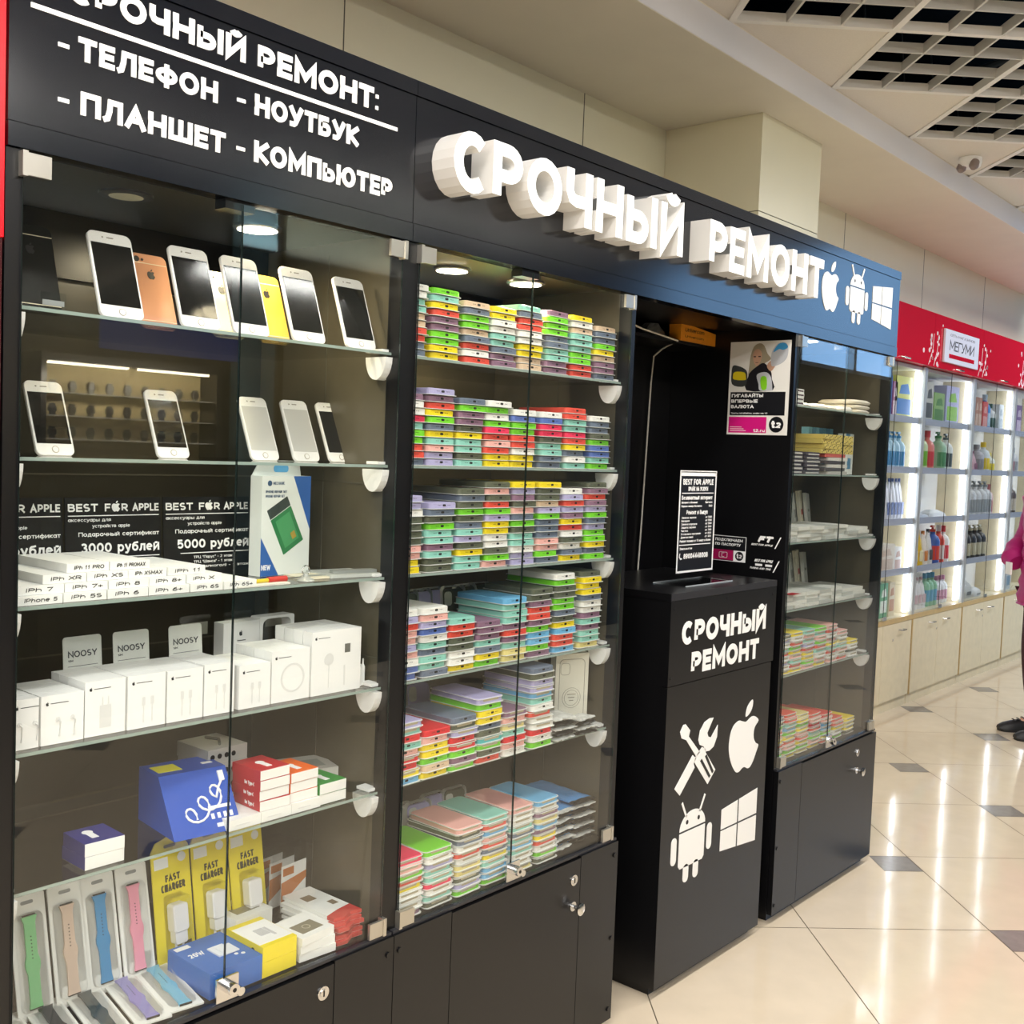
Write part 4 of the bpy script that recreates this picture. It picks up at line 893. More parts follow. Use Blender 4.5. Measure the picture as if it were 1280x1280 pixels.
# bottom shelf : watch bands
def band(x, y, z, c, label, flat=False, rz=0.0, group='upright watch band packs'):
    t = thing('watch_band_pack', label, 'watch band', (x, y, z), group=group, rot=((math.radians(-90 + 2) if flat else math.radians(-13)), 0, rz))
    h = .205 if not flat else .185; w = .062
    b = MB(); b.prism(rrect(0, h / 2, w, h, .003), 'y', 0, .003, 0); b.build('backing_card', M('band_card', '#e9e9e3', .5), t)
    b = MB(); b.rings([[(px, yy, pz) for px, pz in rrect(0, h * .46, w * .8 - s, h * .8 - s, .012)] for yy, s in ((0, 0), (-.008, .004))]); b.build('blister', CLEAR, t)
    m = M('band_' + c, c, .5)
    prof = [(.0115, .0), (.0095, .012), (.0095, .055), (.0128, .068), (.0128, .076), (.0095, .088), (.0095, .14), (.0135, .152)]
    zo = h * .46 - .076
    b = MB(); b.prism([(-a, zo + q) for a, q in prof] + [(a, zo + q) for a, q in prof[::-1]], 'y', -.0045, -.0005); b.build('band', m, t)
    b = MB()
    for q in range(7): b.cyl((0, -.0049, zo + .082 + .006 * q), 'y', .0011, .0005, 8)
    for zz in (zo - .002, zo + .1525): b.box(-.011, .011, -.004, -.001, zz, zz + .0022)
    b.build('holes', DARK, t)
    b = MB(); b.prism(rrect(0, h - .012, .022, .006, .003), 'y', -.0004, 0); b.build('hang_slot', M('slot_grey', '#8d9190', .5), t)
    return t
for k, (x, c, n_) in enumerate(((-.728, '#d9d7d2', 'whitish'), (-.655, '#7fc98a', 'pale green'), (-.588, '#dcc3b0', 'beige'), (-.527, '#3d8fc4', 'blue'), (-.461, '#ef9db2', 'pink'))):
    band(x, .165, Z6 + .001, c, '%s watch band pack standing upright at the bottom left' % n_)
for k, (x, c, n_) in enumerate(((-.735, '#e6e3dc', 'white'), (-.665, '#2a2c2e', 'black'), (-.595, '#17353d', 'dark teal'), (-.525, '#8f8ac6', 'lavender'), (-.462, '#6fb7d6', 'light blue'))):
    band(x, .012, Z6 + .0052, c, '%s watch band pack lying flat along the bottom shelf front' % n_, True, -.16, 'flat watch band packs')
YC = M('charger_yellow', '#e8d52a', .45, noise=.05, nscale=14)
for k, x in enumerate((-.382, -.297, -.213)):
    t = thing('charger_pack', 'yellow fast charger pack, %s of the three at the bottom' % ('left', 'middle', 'right')[k], 'charger', (x, .17, Z6 + .001), group='yellow charger packs', rot=(math.radians(-9), 0, .04))
    b = MB(); b.prism([(-.041, 0), (.041, 0), (.041, .215), (.03, .232), (.0, .24), (-.03, .232), (-.041, .215)], 'y', 0, .003); b.build('backing_card', YC, t)
    b = MB(); b.rings([[(px, yy, pz) for px, pz in rrect(0, .075, .042 - s, .115 - s, .007)] for yy, s in ((0, 0), (-.028, .004))]); b.build('blister', CLEAR, t)
    b = MB(); b.rings([[(px, yy, pz) for px, pz in rrect(0, .09, .032 - s, .052 - s, .006)] for yy, s in ((-.002, 0), (-.022, 0), (-.025, .004))]); b.rings([[(px, yy, pz) for px, pz in rrect(0, .055, .026, .026, .005)] for yy in (-.003, -.02)]); 
    for s in (-.0075, .0075): b.cyl((s, -.011, .024), 'z', .0024, .02, 10)
    b.build('charger_plug', M('plug_white', '#f2f2f4', .3), t)
    b = MB(); text(b, 'FAST', -.014, .018, .156, .169, .24, 0, .0005); text(b, 'CHARGER', -.024, .028, .138, .152, .24, 0, .0005); b.box(.012, .034, -.0005, 0, .03, .037); b.build('lettering', M('charger_ink', '#39351c', .5), t)
    b = MB(); b.box(-.036, -.006, -.0006, 0, .183, .203); b.cyl((.024, -.0006, .196), 'y', .009, .0006, 18); b.build('white_label', M('label_white', '#e9ecec', .5), t)
    b = MB(); b.prism(rrect(0, .222, .026, .006, .003), 'y', -.0005, 0); b.build('hang_slot', M('slot_olive', '#8a8040', .5), t)
# boxes at the front of the bottom shelf
t = thing('adapter_box', 'flat blue 20W adapter box at the front by the lock', 'box', (-.362, .012, Z6 + .0005), .0)
b = MB(); b.box(-.056, .056, 0, .135, 0, .047); b.build('carton', M('box_mid_blue', '#2a68bb', .35), t)
b = MB(); text(b, '20W', -.045, -.015, .075, .09, .16, 0, .0005); b.cyl((.035, -.0005, .03), 'y', .004, .0005, 10); b.cyl((.024, -.0005, .036), 'y', .004, .0005, 10); b.box(-.05, -.02, -.0005, 0, .115, .128); b.xf(Matrix.Translation((0, 0, .047)) @ Matrix.Rotation(-math.pi / 2, 4, 'X')); b.build('print', WHITE, t)
b = MB(); b.box(-.006, .026, .045, .085, .047, .0495); b.box(.004, .034, .04, .075, .0495, .0515); b.build('adapter_picture', M('picture_white', '#dfe3ea', .5), t)
YB = M('box_yellow', '#f2dc1a', .4)
for k in range(2):
    t = thing('charger_carton', '%s yellow charger box of the pair beside the blue adapter box' % ('lower', 'upper')[k], 'box', (-.266, .012, Z6 + .0005 + .0295 * k), 0, 'yellow charger boxes')
    b = MB(); b.box(-.039, .039, 0, .115, 0, .029); b.build('carton', YB, t)
    if k:
        b = MB(); b.box(-.038, .038, .012, .1, .029, .0294); b.build('white_top_print', WHITE, t); b = MB(); b.box(-.012, .008, .04, .07, .0294, .0304); b.box(.01, .016, .03, .07, .0294, .03); b.build('charger_picture', M('picture_grey', '#c9c9cb', .5), t); b = MB(); b.cyl((-.0392, .03, .014), 'x', .006, .0004, 14); b.build('round_mark', DARK, t)
for k in range(3):
    t = thing('earphone_box', 'white box with clear window, %s of three beside the yellow boxes' % ('bottom', 'middle', 'top')[k], 'box', (-.176, .01, Z6 + .0005 + .0165 * k), .08 * (k - 1), 'white windowed boxes')
    b = MB(); b.box(-.042, .042, 0, .09, 0, .0158); b.build('carton', PAPER, t)
    if k == 2: b = MB(); b.box(-.026, .028, .015, .055, .0158, .0162); b.build('window', M('window_brown', '#8c8672', .25), t); b = MB(); strip(b, [(.008 * math.cos(a * math.pi / 8), .035 + .008 * math.sin(a * math.pi / 8)) for a in range(16)], True, .002, -.0004, 0); b.xf(Matrix.Translation((0, 0, .0164)) @ Matrix.Rotation(-math.pi / 2, 4, 'X')); b.build('coil', M('coil_silver', '#b4ad97', .4), t)
for k in range(2):
    t = thing('earphone_box', 'white windowed box lying behind the yellow boxes, %s one' % ('lower', 'upper')[k], 'box', (-.235, .135, Z6 + .0005 + .032 * k), .05, 'white windowed boxes'); b = MB(); b.box(-.045, .045, 0, .085, 0, .0315); b.build('carton', PAPER, t)
    if k: b = MB(); b.box(-.026, .03, .02, .06, .0315, .032); b.build('window', M('window_brown', '#8c8672', .25), t)
for k in range(6):
    t = thing('cable_pack', 'white and red cable pack, %s from the bottom in the pile by the right hinge' % ORD[k], 'pack', (-.088 + .004 * (k % 2), .02 + .006 * (k % 3), Z6 + .0006 + .0085 * k), .12 - .05 * (k % 3), 'flat white and red cable packs')
    b = MB(); b.prism([(-.036, 0), (-.012, -.006), (.012, .004), (.036, -.002), (.036, .16), (-.036, .16)], 'z', 0, .0075, 0); b.build('sleeve', PAPER, t)
    b = MB(); b.prism([(-.0362, -.0005), (-.012, -.0066), (.012, .0035), (.0362, -.0025), (.0362, .035), (.0, .03), (-.0362, .02)], 'z', .0006, .0078, 0); b.build('red_end', M('pack_red', '#c8453f', .45), t)
    if k == 5: b = MB(); b.box(-.02, .005, .1, .125, .0075, .008, 0); b.box(.01, .025, .055, .075, .0075, .008, 0); b.build('print', M('print_brown', '#8b7a63', .5), t)
for k in range(3):
    t = thing('blister_pack', 'clear hanging blister with white and orange card, %s from the front at the back right' % ORD[k], 'blister pack', (-.09 - .008 * k, .19 + .03 * k, Z6 + .001), .1, 'clear blister packs')
    b = MB(); b.prism(rrect(0, .075, .095, .15, .015), 'y', 0, .022); b.build('blister', CLEAR, t)
    b = MB(); b.box(-.034, .036, .008, .0095, .012, .11); b.build('insert_card', PAPER, t)
    b = MB(); b.box(-.03, .0, .0072, .008, .088, .104); b.prism([(-.034, .03), (-.034, .075), (.036, .085), (.036, .07)], 'y', .0074, .008); b.build('orange_print', M('print_orange', '#c2763e', .5), t)
# ================================================================ right showcase contents
def rx(px): return px
for k in range(4):
    t = thing('white_case_pack', 'white boxed pack, %s from the bottom at the left of the top right shelf' % ORD[k], 'box', (1.80, .03, Z1 + .0005 + .0135 * k), .04 * (k % 2), 'white packs on the top right shelf')
    b = MB(); b.prism(rrect(0, .075, .075, .15, .01), 'z', 0, .0125); b.build('carton', PAPER, t); b = MB(); b.box(-.025, .025, -.0006, .001, .004, .009); b.build('slot', M('slot_dark_red', '#4a2f30', .5), t)
for k, (x, r, w, h) in enumerate(((1.90, .4, .09, .012), (1.99, -.2, .08, .016), (2.09, .1, .1, .014), (2.20, -.1, .1, .018))):
    t = thing('white_pouch', 'white pouch lying on the top right shelf, %s from left' % ORD[k], 'pouch', (x, .04, Z1 + .0005), r, 'white pouches on the top right shelf'); b = MB(); b.rings([[(px, py + .07, z) for px, py in rrect(0, 0, w - s, .13 - s, .012)] for z, s in ((0, .004), (h * .5, 0), (h, .012))]); b.build('pouch', M('pouch_white', '#dedcd4', .5, noise=.08, nscale=60), t, smooth=True)
for k in range(3):
    t = thing('white_bag', 'rounded white bag, %s of three at the right end of the top right shelf' % ('bottom', 'middle', 'top')[k], 'bag', (2.345 - .01 * k, .035, Z1 + .0005 + .0165 * k), .1 - .1 * k, 'rounded white bags'); b = MB(); b.rings([[(px, py + .08, z) for px, py in rrect(0, 0, .15 - s, .16 - s, .035)] for z, s in ((0, .006), (.007, 0), (.0155, .02))]); b.build('pouch', M('pouch_cream', '#e4ddcd', .5), t, smooth=True)
t = thing('metal_stand', 'thin silver stand leaning at the back of the top right shelf', 'stand', (1.89, .16, Z1 + .001)); b = MB(); b.tube([(0, 0, 0), (.0, .03, .13)], .004, 8); b.tube([(-.06, .0, .0), (0, .03, .06)], .003, 8); b.build('legs', STEEL, t)
# second shelf: patterned stack, dark packs, blue packs
for k in range(6):
    t = thing('dark_pack', 'dark grey flat pack, %s from bottom, left pile of second right shelf' % ORD[k], 'pack', (1.80 + .006 * (k % 2), .03, Z2 + .0005 + .0125 * k), .05 * (k % 3 - 1), 'dark flat packs'); b = MB(); b.prism(rrect(0, .08, .10, .16, .008), 'z', 0, .0115, 0); b.box(-.035, .035, -.0006, .002, .003, .008, 1); b.build('pack_body', [M('pack_dark_%d' % (k % 3), ('#474149', '#59575a', '#3a3238')[k % 3], .5), M('pack_slot', '#c8c5bd', .5)], t)
    t = thing('dark_pack', 'dark flat pack with pale edge, %s from bottom, second pile of second right shelf' % ORD[k], 'pack', (1.93 + .006 * (k % 2), .035, Z2 + .0005 + .0125 * k), .04 * (k % 3 - 1), 'dark flat packs'); b = MB(); b.prism(rrect(0, .08, .11, .16, .008), 'z', 0, .0115, 0); b.box(-.045, .045, -.0006, .002, .002, .006, 1); b.build('pack_body', [M('pack_dark_%d' % ((k + 1) % 3), ('#474149', '#59575a', '#3a3238')[(k + 1) % 3], .5), M('pack_slot', '#c8c5bd', .5)], t)
for k, c in enumerate(('#b9b6ae', '#5a5655', '#d6d2ca', '#4c4546', '#d8d5cd', '#c25a50')):
    t = thing('long_pack', 'long flat pack, %s from the bottom under the yellow patterned ones' % ORD[k], 'pack', (2.12 - .015 * (k % 2), .03, Z2 + .0005 + .012 * k), .03 * (k % 2), 'long flat packs'); b = MB(); b.prism(rrect(0, .08, .17, .16, .008), 'z', 0, .0112); b.build('pack_body', M('long_' + c, c, .5), t)
PAT = M('patterned_yellow', '#d9c46a', .5)
for k in range(4):
    t = thing('patterned_box', 'yellow and black patterned box, %s from the bottom on the second right shelf' % ORD[k], 'box', (2.11 + .01 * (k % 2), .03, Z2 + .073 + .0165 * k), .04 * (k % 2), 'yellow patterned boxes'); b = MB(); b.box(-.13, .13, 0, .15, 0, .0155, 0)
    for q in range(21): b.box(-.125 + .012 * q, -.1195 + .012 * q, -.0005, 0, .002 + .004 * (q % 3), .006 + .004 * (q % 3), 1)
    b.build('carton', [PAT, DARK], t)
for k in range(7):
    t = thing('blue_box', 'light blue upright pack, %s from left at the back of the second right shelf' % ORD[k], 'box', (2.26 + .03 * k, .205, Z2 + .001), 0, 'light blue upright packs'); b = MB(); b.box(-.0135, .0135, 0, .03, 0, .17); b.build('carton', M('pack_light_%d' % (k % 2), ('#79b3d2', '#5d93b5')[k % 2], .4), t)
t = thing('blue_white_box', 'tall blue and white box at the right end of the second right shelf', 'box', (2.37, .10, Z2 + .001), .1); b = MB(); b.box(-.045, .045, 0, .03, 0, .15); b.build('carton', M('kit_white', '#e6ebe6', .45), t); b = MB(); b.box(-.045, .0, -.0006, 0, .09, .15); b.box(-.02, .02, -.0006, 0, .02, .06); b.build('blue_print', M('pack_light_1', '#5d93b5', .4), t)
t = thing('brown_box', 'brown cardboard box at the back left of the second right shelf', 'box', (2.06, .25, Z2 + .001)); b = MB(); b.box(-.10, .10, 0, .12, 0, .165); b.build('carton', M('cardboard', '#a5793f', .6), t); b = MB(); b.box(-.10, .10, -.0006, 0, .12, .128); b.build('tape', M('tape_brown', '#7a5a30', .4), t)
# third and fourth shelves: flat glass packs in white boxes
GP = M('glass_pack_white', '#e6e6de', .45); GP2 = M('glass_pack_grey', '#c4c6bf', .4)
for sh, z, n, wd in ((3, Z3, 4, 'third'), (4, Z4, 4, 'fourth')):
    for c in range(7):
        for k in range(n - (1 if c > 4 else 0)):
            t = thing('glass_pack', 'white flat glass pack, %s, %s pile from left on the %s right shelf' % (level(k, n - (1 if c > 4 else 0)), ORD[c], wd), 'box', (1.79 + .098 * c + random.uniform(-.006, .006), .028 + random.uniform(0, .012), z + .0005 + .0122 * k), random.uniform(-.07, .07), 'white flat glass packs')
            b = MB(); b.box(-.047, .047, 0, .17, 0, .0115); b.build('carton', GP if (k + c) % 3 else GP2, t)
    for k in range(6):
        t = thing('upright_pack', 'upright pale pack, %s from left at the back of the %s right shelf' % (ORD[k], wd), 'box', (2.07 + .055 * k, .225, z + .001), group='upright pale packs', rot=(math.radians(-8), math.radians(4 * (k % 3 - 1)), .3)); b = MB(); b.box(-.042, .042, 0, .012, 0, .16 - .01 * (k % 2)); b.build('carton', GP2 if k % 2 else M('glass_pack_cream', '#cfc9b4', .5), t); b = MB(); b.box(-.02, .02, -.0005, 0, .03 + .01 * k, .09); b.build('print', M('pack_print_%d' % (k % 3), ('#8d8d86', '#a9473f', '#7f8471')[k % 3], .5), t)
t = thing('red_tag', 'small red strip on the white packs of the fourth right shelf', 'tag', (1.83, .02, Z4 + .0505)); b = MB(); b.box(-.03, .03, 0, .03, 0, .001); b.build('strip', RED, t)
t = thing('clear_stand', 'clear folded stand behind the cases at the bottom of the right showcase', 'stand', (1.95, .26, Z6 + .001)); b = MB()
for s in (-.05, .02): b.tube([(s, 0, 0), (s + .0, .02, .16), (s + .05, .02, .16), (s + .06, 0, 0)], .003, 8)
b.build('frame', M('stand_white', '#cfd0cb', .4), t)

# ================================================================ niche and counter
PX = 1.6885
def on_side(name, label, cat, y0, y1, z0):   # flat sheet on the side of the right showcase, local x runs from far to near
    t = bpy.data.objects.new(name, None); COL.objects.link(t); tag(t, label, cat); t.location = (PX, y1, z0); t.rotation_euler = (0, 0, -math.pi / 2); t.empty_display_size = .02
    return t
# A4 poster
t = on_side('poster', 'operator poster of a blond woman juggling gadget props above a pink strip', 'poster', .0135, .2305, 1.588)
b = MB(); b.box(0, .217, -.0008, 0, 0, .303); b.build('sheet', M('poster_white', '#e8e6df', .5), t)
b = MB(); b.box(.008, .205, -.0012, -.0008, .063, .139); b.build('black_field', M('poster_black', '#0b0c12', .45), t)
b = MB(); b.box(.006, .143, -.0012, -.0008, .006, .058); b.build('pink_field', M('poster_pink', '#d0107a', .45), t)
b = MB(); b.cyl((.178, -.0014, .034), 'y', .0255, .0006, 28); b.build('round_field', M('poster_black', '#0b0c12', .45), t)
b = MB(); text(b, 'ГИГАБАЙТЫ', .013, .127, .122, .133, .25, -.0012, .0005); text(b, 'ВПЕРВЫЕ', .012, .108, .104, .115, .25, -.0012, .0005); text(b, 'ВАЛЮТА', .012, .095, .086, .097, .25, -.0012, .0005)
text(b, 'Трать гигабайты, инфо на т2', .013, .145, .068, .0725, .2, -.0012, .0005)
text(b, 't', .161, .174, .023, .046, .3, -.0014, .0006); text(b, '2', .177, .195, .023, .041, .3, -.0014, .0006); text(b, 't2.ru', .098, .139, .009, .019, .25, -.0012, .0005)
for k in range(3): b.box(.012, .07 - .008 * k, -.0015, -.0012, .012 + .006 * k, .0135 + .006 * k)
b.build('lettering', WHITE, t)
def blob(mb, pts, y, m=0): mb.prism(smooth_poly(pts, 3), 'y', y - .0003, y, m)
b = MB(); blob(b, [(.075, .255), (.085, .285), (.105, .296), (.122, .288), (.135, .262), (.148, .245), (.128, .232), (.115, .225), (.085, .205), (.07, .19), (.072, .225)], -.0009); b.build('hair_print', M('print_blond', '#a3987f', .5), t)
b = MB(); blob(b, [(.083, .25), (.087, .27), (.1, .278), (.113, .268), (.114, .245), (.104, .225), (.094, .225)], -.0012); blob(b, [(.135, .222), (.15, .24), (.165, .225), (.15, .205)], -.0012); b.build('skin_print', M('print_skin', '#c49a80', .5), t)
b = MB(); blob(b, [(.065, .145), (.07, .19), (.078, .205), (.1, .222), (.125, .232), (.15, .205), (.155, .18), (.16, .145)], -.0011); b.box(.086, .0945, -.0017, -.0014, .2515, .255); b.box(.103, .1115, -.0017, -.0014, .2515, .255); b.box(.094, .104, -.0017, -.0014, .233, .2345); b.build('dark_print', M('print_dark', '#17161d', .5), t)
b = MB(); blob(b, [(.008, .2), (.012, .225), (.03, .225), (.055, .215), (.066, .2), (.064, .165), (.045, .156), (.012, .165)], -.0013); b.build('dark_bag_print', M('print_charcoal', '#3a3d3c', .5), t)
b = MB(); blob(b, [(.014, .19), (.02, .205), (.055, .203), (.062, .185), (.058, .178), (.02, .18)], -.0017); b.build('yellow_print', M('print_yellow', '#dcc51e', .5), t)
b = MB(); blob(b, [(.15, .225), (.15, .265), (.17, .292), (.195, .295), (.207, .28), (.205, .25), (.19, .232), (.165, .222)], -.0013); blob(b, [(.1, .19), (.11, .2), (.135, .202), (.152, .185), (.158, .15), (.155, .143), (.115, .143), (.108, .165)], -.0013); b.build('grey_glove_print', M('print_pale', '#b9bcc0', .5), t)
b = MB(); blob(b, [(.155, .265), (.172, .291), (.195, .294), (.206, .28), (.19, .272), (.175, .275)], -.0017); b.build('blue_print', M('print_blue', '#3b93c8', .5), t)
b = MB(); blob(b, [(.115, .185), (.135, .187), (.138, .15), (.12, .148)], -.0017); b.build('green_print', M('print_green', '#7ec51e', .5), t)
# small operator card
t = on_side('operator_card', 'small black and pink card about passport sign-up on the black side wall', 'card', .138, .263, 1.168)
b = MB(); b.box(0, .125, -.0008, 0, 0, .084); b.build('sheet', M('poster_black', '#0b0c12', .45), t)
b = MB(); strip(b, [(.001, .001), (.124, .001), (.124, .083), (.001, .083)], True, .0016, -.0013, -.0008); b.box(.08, .124, -.0012, -.0008, .002, .037); text(b, 'ПОДКЛЮЧАЕМ', .01, .112, .066, .075, .22, -.0008, .0005); text(b, 'ПО ПАСПОРТУ', .01, .105, .051, .06, .22, -.0008, .0005); b.build('white_print', WHITE, t)
b = MB(); b.box(.003, .079, -.0013, -.0008, .004, .037); b.build('pink_field', M('card_pink', '#a80f52', .45), t)
b = MB(); b.cyl((.102, -.0016, .0195), 'y', .015, .0004, 24); b.build('round_field', M('poster_black', '#0b0c12', .45), t)
b = MB(); text(b, 't', .0925, .0995, .0125, .028, .3, -.0016, .0005); text(b, '2', .1015, .112, .0125, .025, .3, -.0016, .0005); strip(b, rrect(.042, .02, .03, .018, .003), True, .0016, -.0017, -.0013); strip(b, [(.045, .014), (.037, .014), (.037, .026), (.045, .026)], False, .0016, -.0017, -.0013); b.build('lettering', M('card_white', '#e2dcdc', .5), t)
# two black decals with white slanted lettering
for nm_, z, s1, s2, y1 in (('upper', 1.227, 'FT', 'BEST FOR APPLE', .12), ('lower', 1.150, 'BEST FOR APPLE', 'TUNING AND TIME', .122)):
    t = on_side('decal', '%s slanted white decal beside the passport card' % nm_, 'decal', .014, y1, z)
    b = MB(); 
    if nm_ == 'upper': text(b, s1, .022, .07, .014, .034, .35, 0, .0008, slant=.5)
    else: text(b, s1, .016, .08, .026, .035, .22, 0, .0008, slant=.4); b.box(.02, .045, -.0008, 0, .013, .020); b.box(.056, .08, -.0008, 0, .013, .020)
    text(b, s2, .0, .075, .002, .008, .2, 0, .0008, slant=.4); b.prism([(.083, -.004), (.087, -.004), (.106, .034), (.102, .034)], 'y', -.0008, 0); b.build('lettering', WHITE, t)
# acrylic price stand
t = thing('price_stand', 'clear acrylic stand with a black white-framed price list on the counter', 'price stand', (1.305, .10, 1.1335), .0)
b = MB(); b.box(-.135, .135, -.055, .055, 0, .003); b.build('base', ACR, t)
b = MB()
for s in (-.104, .098): b.prism([(-.05, .003), (.05, .003), (.004, .035), (-.004, .035)], 'x', s, s + .004)
strip(b, [(-.135, -.055), (.135, -.055), (.135, .055), (-.135, .055)], True, .002, .0, .0032); 
b2 = MB(); b2.box(-.135, .135, -.056, -.0545, .0, .0034); b2.box(-.135, .135, .0545, .056, 0, .0034)
b2.build('base_edge', M('acrylic_edge', '#aeb3b5', .2), t)
b = MB()
for s in (-.104, .098): b.prism([(-.05, .003), (.05, .003), (.004, .035), (-.004, .035)], 'x', s, s + .004)
b.build('gusset', ACR, t)
b = MB(); b.box(-.103, .103, -.001, .001, .033, .333); b.build('sheet', M('poster_black', '#0b0c12', .45), t)
b = MB(); y = -.001; strip(b, [(-.101, .035), (.101, .035), (.101, .331), (-.101, .331)], True, .006, y - .0004, y); b.box(-.1, .1, y - .0004, y, .318, .331)
text(b, 'BEST FOR APPLE', -.086, .086, .292, .309, .22, y, .0004); text(b, 'ПРАЙС НА УСЛУГИ', -.055, .056, .274, .286, .2, y, .0004); b.box(-.09, .09, y - .0004, y, .266, .2685)
text(b, 'Безлимитный интернет', -.09, .084, .248, .26, .2, y, .0004); text(b, 'Интернет и безлимит', -.09, .0, .237, .243, .18, y, .0004); text(b, 'Выгодно', .045, .085, .237, .243, .18, y, .0004); text(b, 'Перенос номера бесплатно', -.09, .025, .226, .232, .18, y, .0004); text(b, '500', .065, .085, .226, .232, .18, y, .0004)
text(b, 'Ремонт и Выкуп', -.06, .06, .204, .217, .2, y, .0004)
for k, s in enumerate(('Замена экрана', 'Батарея', 'Замена корпуса', 'Защита экрана', 'Чистка', 'Установка программ', 'Диагностика')):
    text(b, s, -.086, -.086 + .0062 * len(s), .192 - .0097 * k, .198 - .0097 * k, .18, y, .0004); text(b, 'от ' + ('1500', '1000', '1200', '500', '700', '800', '300')[k], .05, .086, .192 - .0097 * k, .198 - .0097 * k, .18, y, .0004)
text(b, 'Ремонт техники от 15 минут и более', -.09, .085, .122, .129, .18, y, .0004); b.box(-.094, .084, y - .0004, y, .113, .1155); text(b, 'Звоните', -.09, -.02, .1, .107, .18, y, .0004)
text(b, '89004448008', -.066, .072, .073, .0885, .22, y, .0004); strip(b, [(-.087, .088), (-.089, .08), (-.082, .073), (-.076, .074)], False, .004, y - .0004, y)
b.build('lettering', WHITE, t)
# cable and orange package in the niche
t = thing('cable', 'thin white cable hanging down the black back of the niche', 'cable', (0, 0, 0))
b = MB(); pts = [(1.16, .28, 1.90), (1.25, .287, 1.89), (1.36, .288, 1.882), (1.45, .286, 1.874), (1.54, .40, 1.862), (1.558, .445, 1.84), (1.552, .448, 1.75), (1.545, .449, 1.55), (1.535, .449, 1.3), (1.525, .449, 1.12)]
sp = [];
for i in range(len(pts) - 1):
    a, e = Vector(pts[i]), Vector(pts[i + 1])
    for q in range(4): sp.append(a.lerp(e, q / 4))
b.tube(sp + [pts[-1]], .0028, 8); b.build('cord', M('cord_white', '#d5d0c4', .5), t, smooth=True)
t = thing('orange_package', 'orange printed package lying on the small shelf in the niche', 'package', (1.64, .312, 1.8785), 0)
b = MB(); b.prism([(-.17, 0), (.046, 0), (.046, .040), (-.17, .058)], 'y', -.024, .02); b.build('carton', M('package_orange', '#d98a1c', .5, noise=.08), t)
b = MB(); text(b, 'Univercom', -.145, -.03, .03, .043, .16, -.024, .0006, slant=.2); text(b, 'Univercom', -.145, -.03, .012, .02, .14, -.024, .0006); b.build('print', M('package_ink', '#3a2a10', .5), t)
t = thing('clear_bag', 'crumpled clear plastic bag beside the orange package in the niche', 'bag', (1.385, .345, 1.8785)); b = MB(); random.seed(5)
b.rings([[((.07 - .012 * k) * math.cos(a * math.pi / 7) * (1 + random.uniform(-.2, .2)), (.04 - .005 * k) * math.sin(a * math.pi / 7) * (1 + random.uniform(-.2, .2)), .011 * k + .001) for a in range(14)] for k in range(5)]); b.build('film', M('clear_film', '#77797a', .25), t)
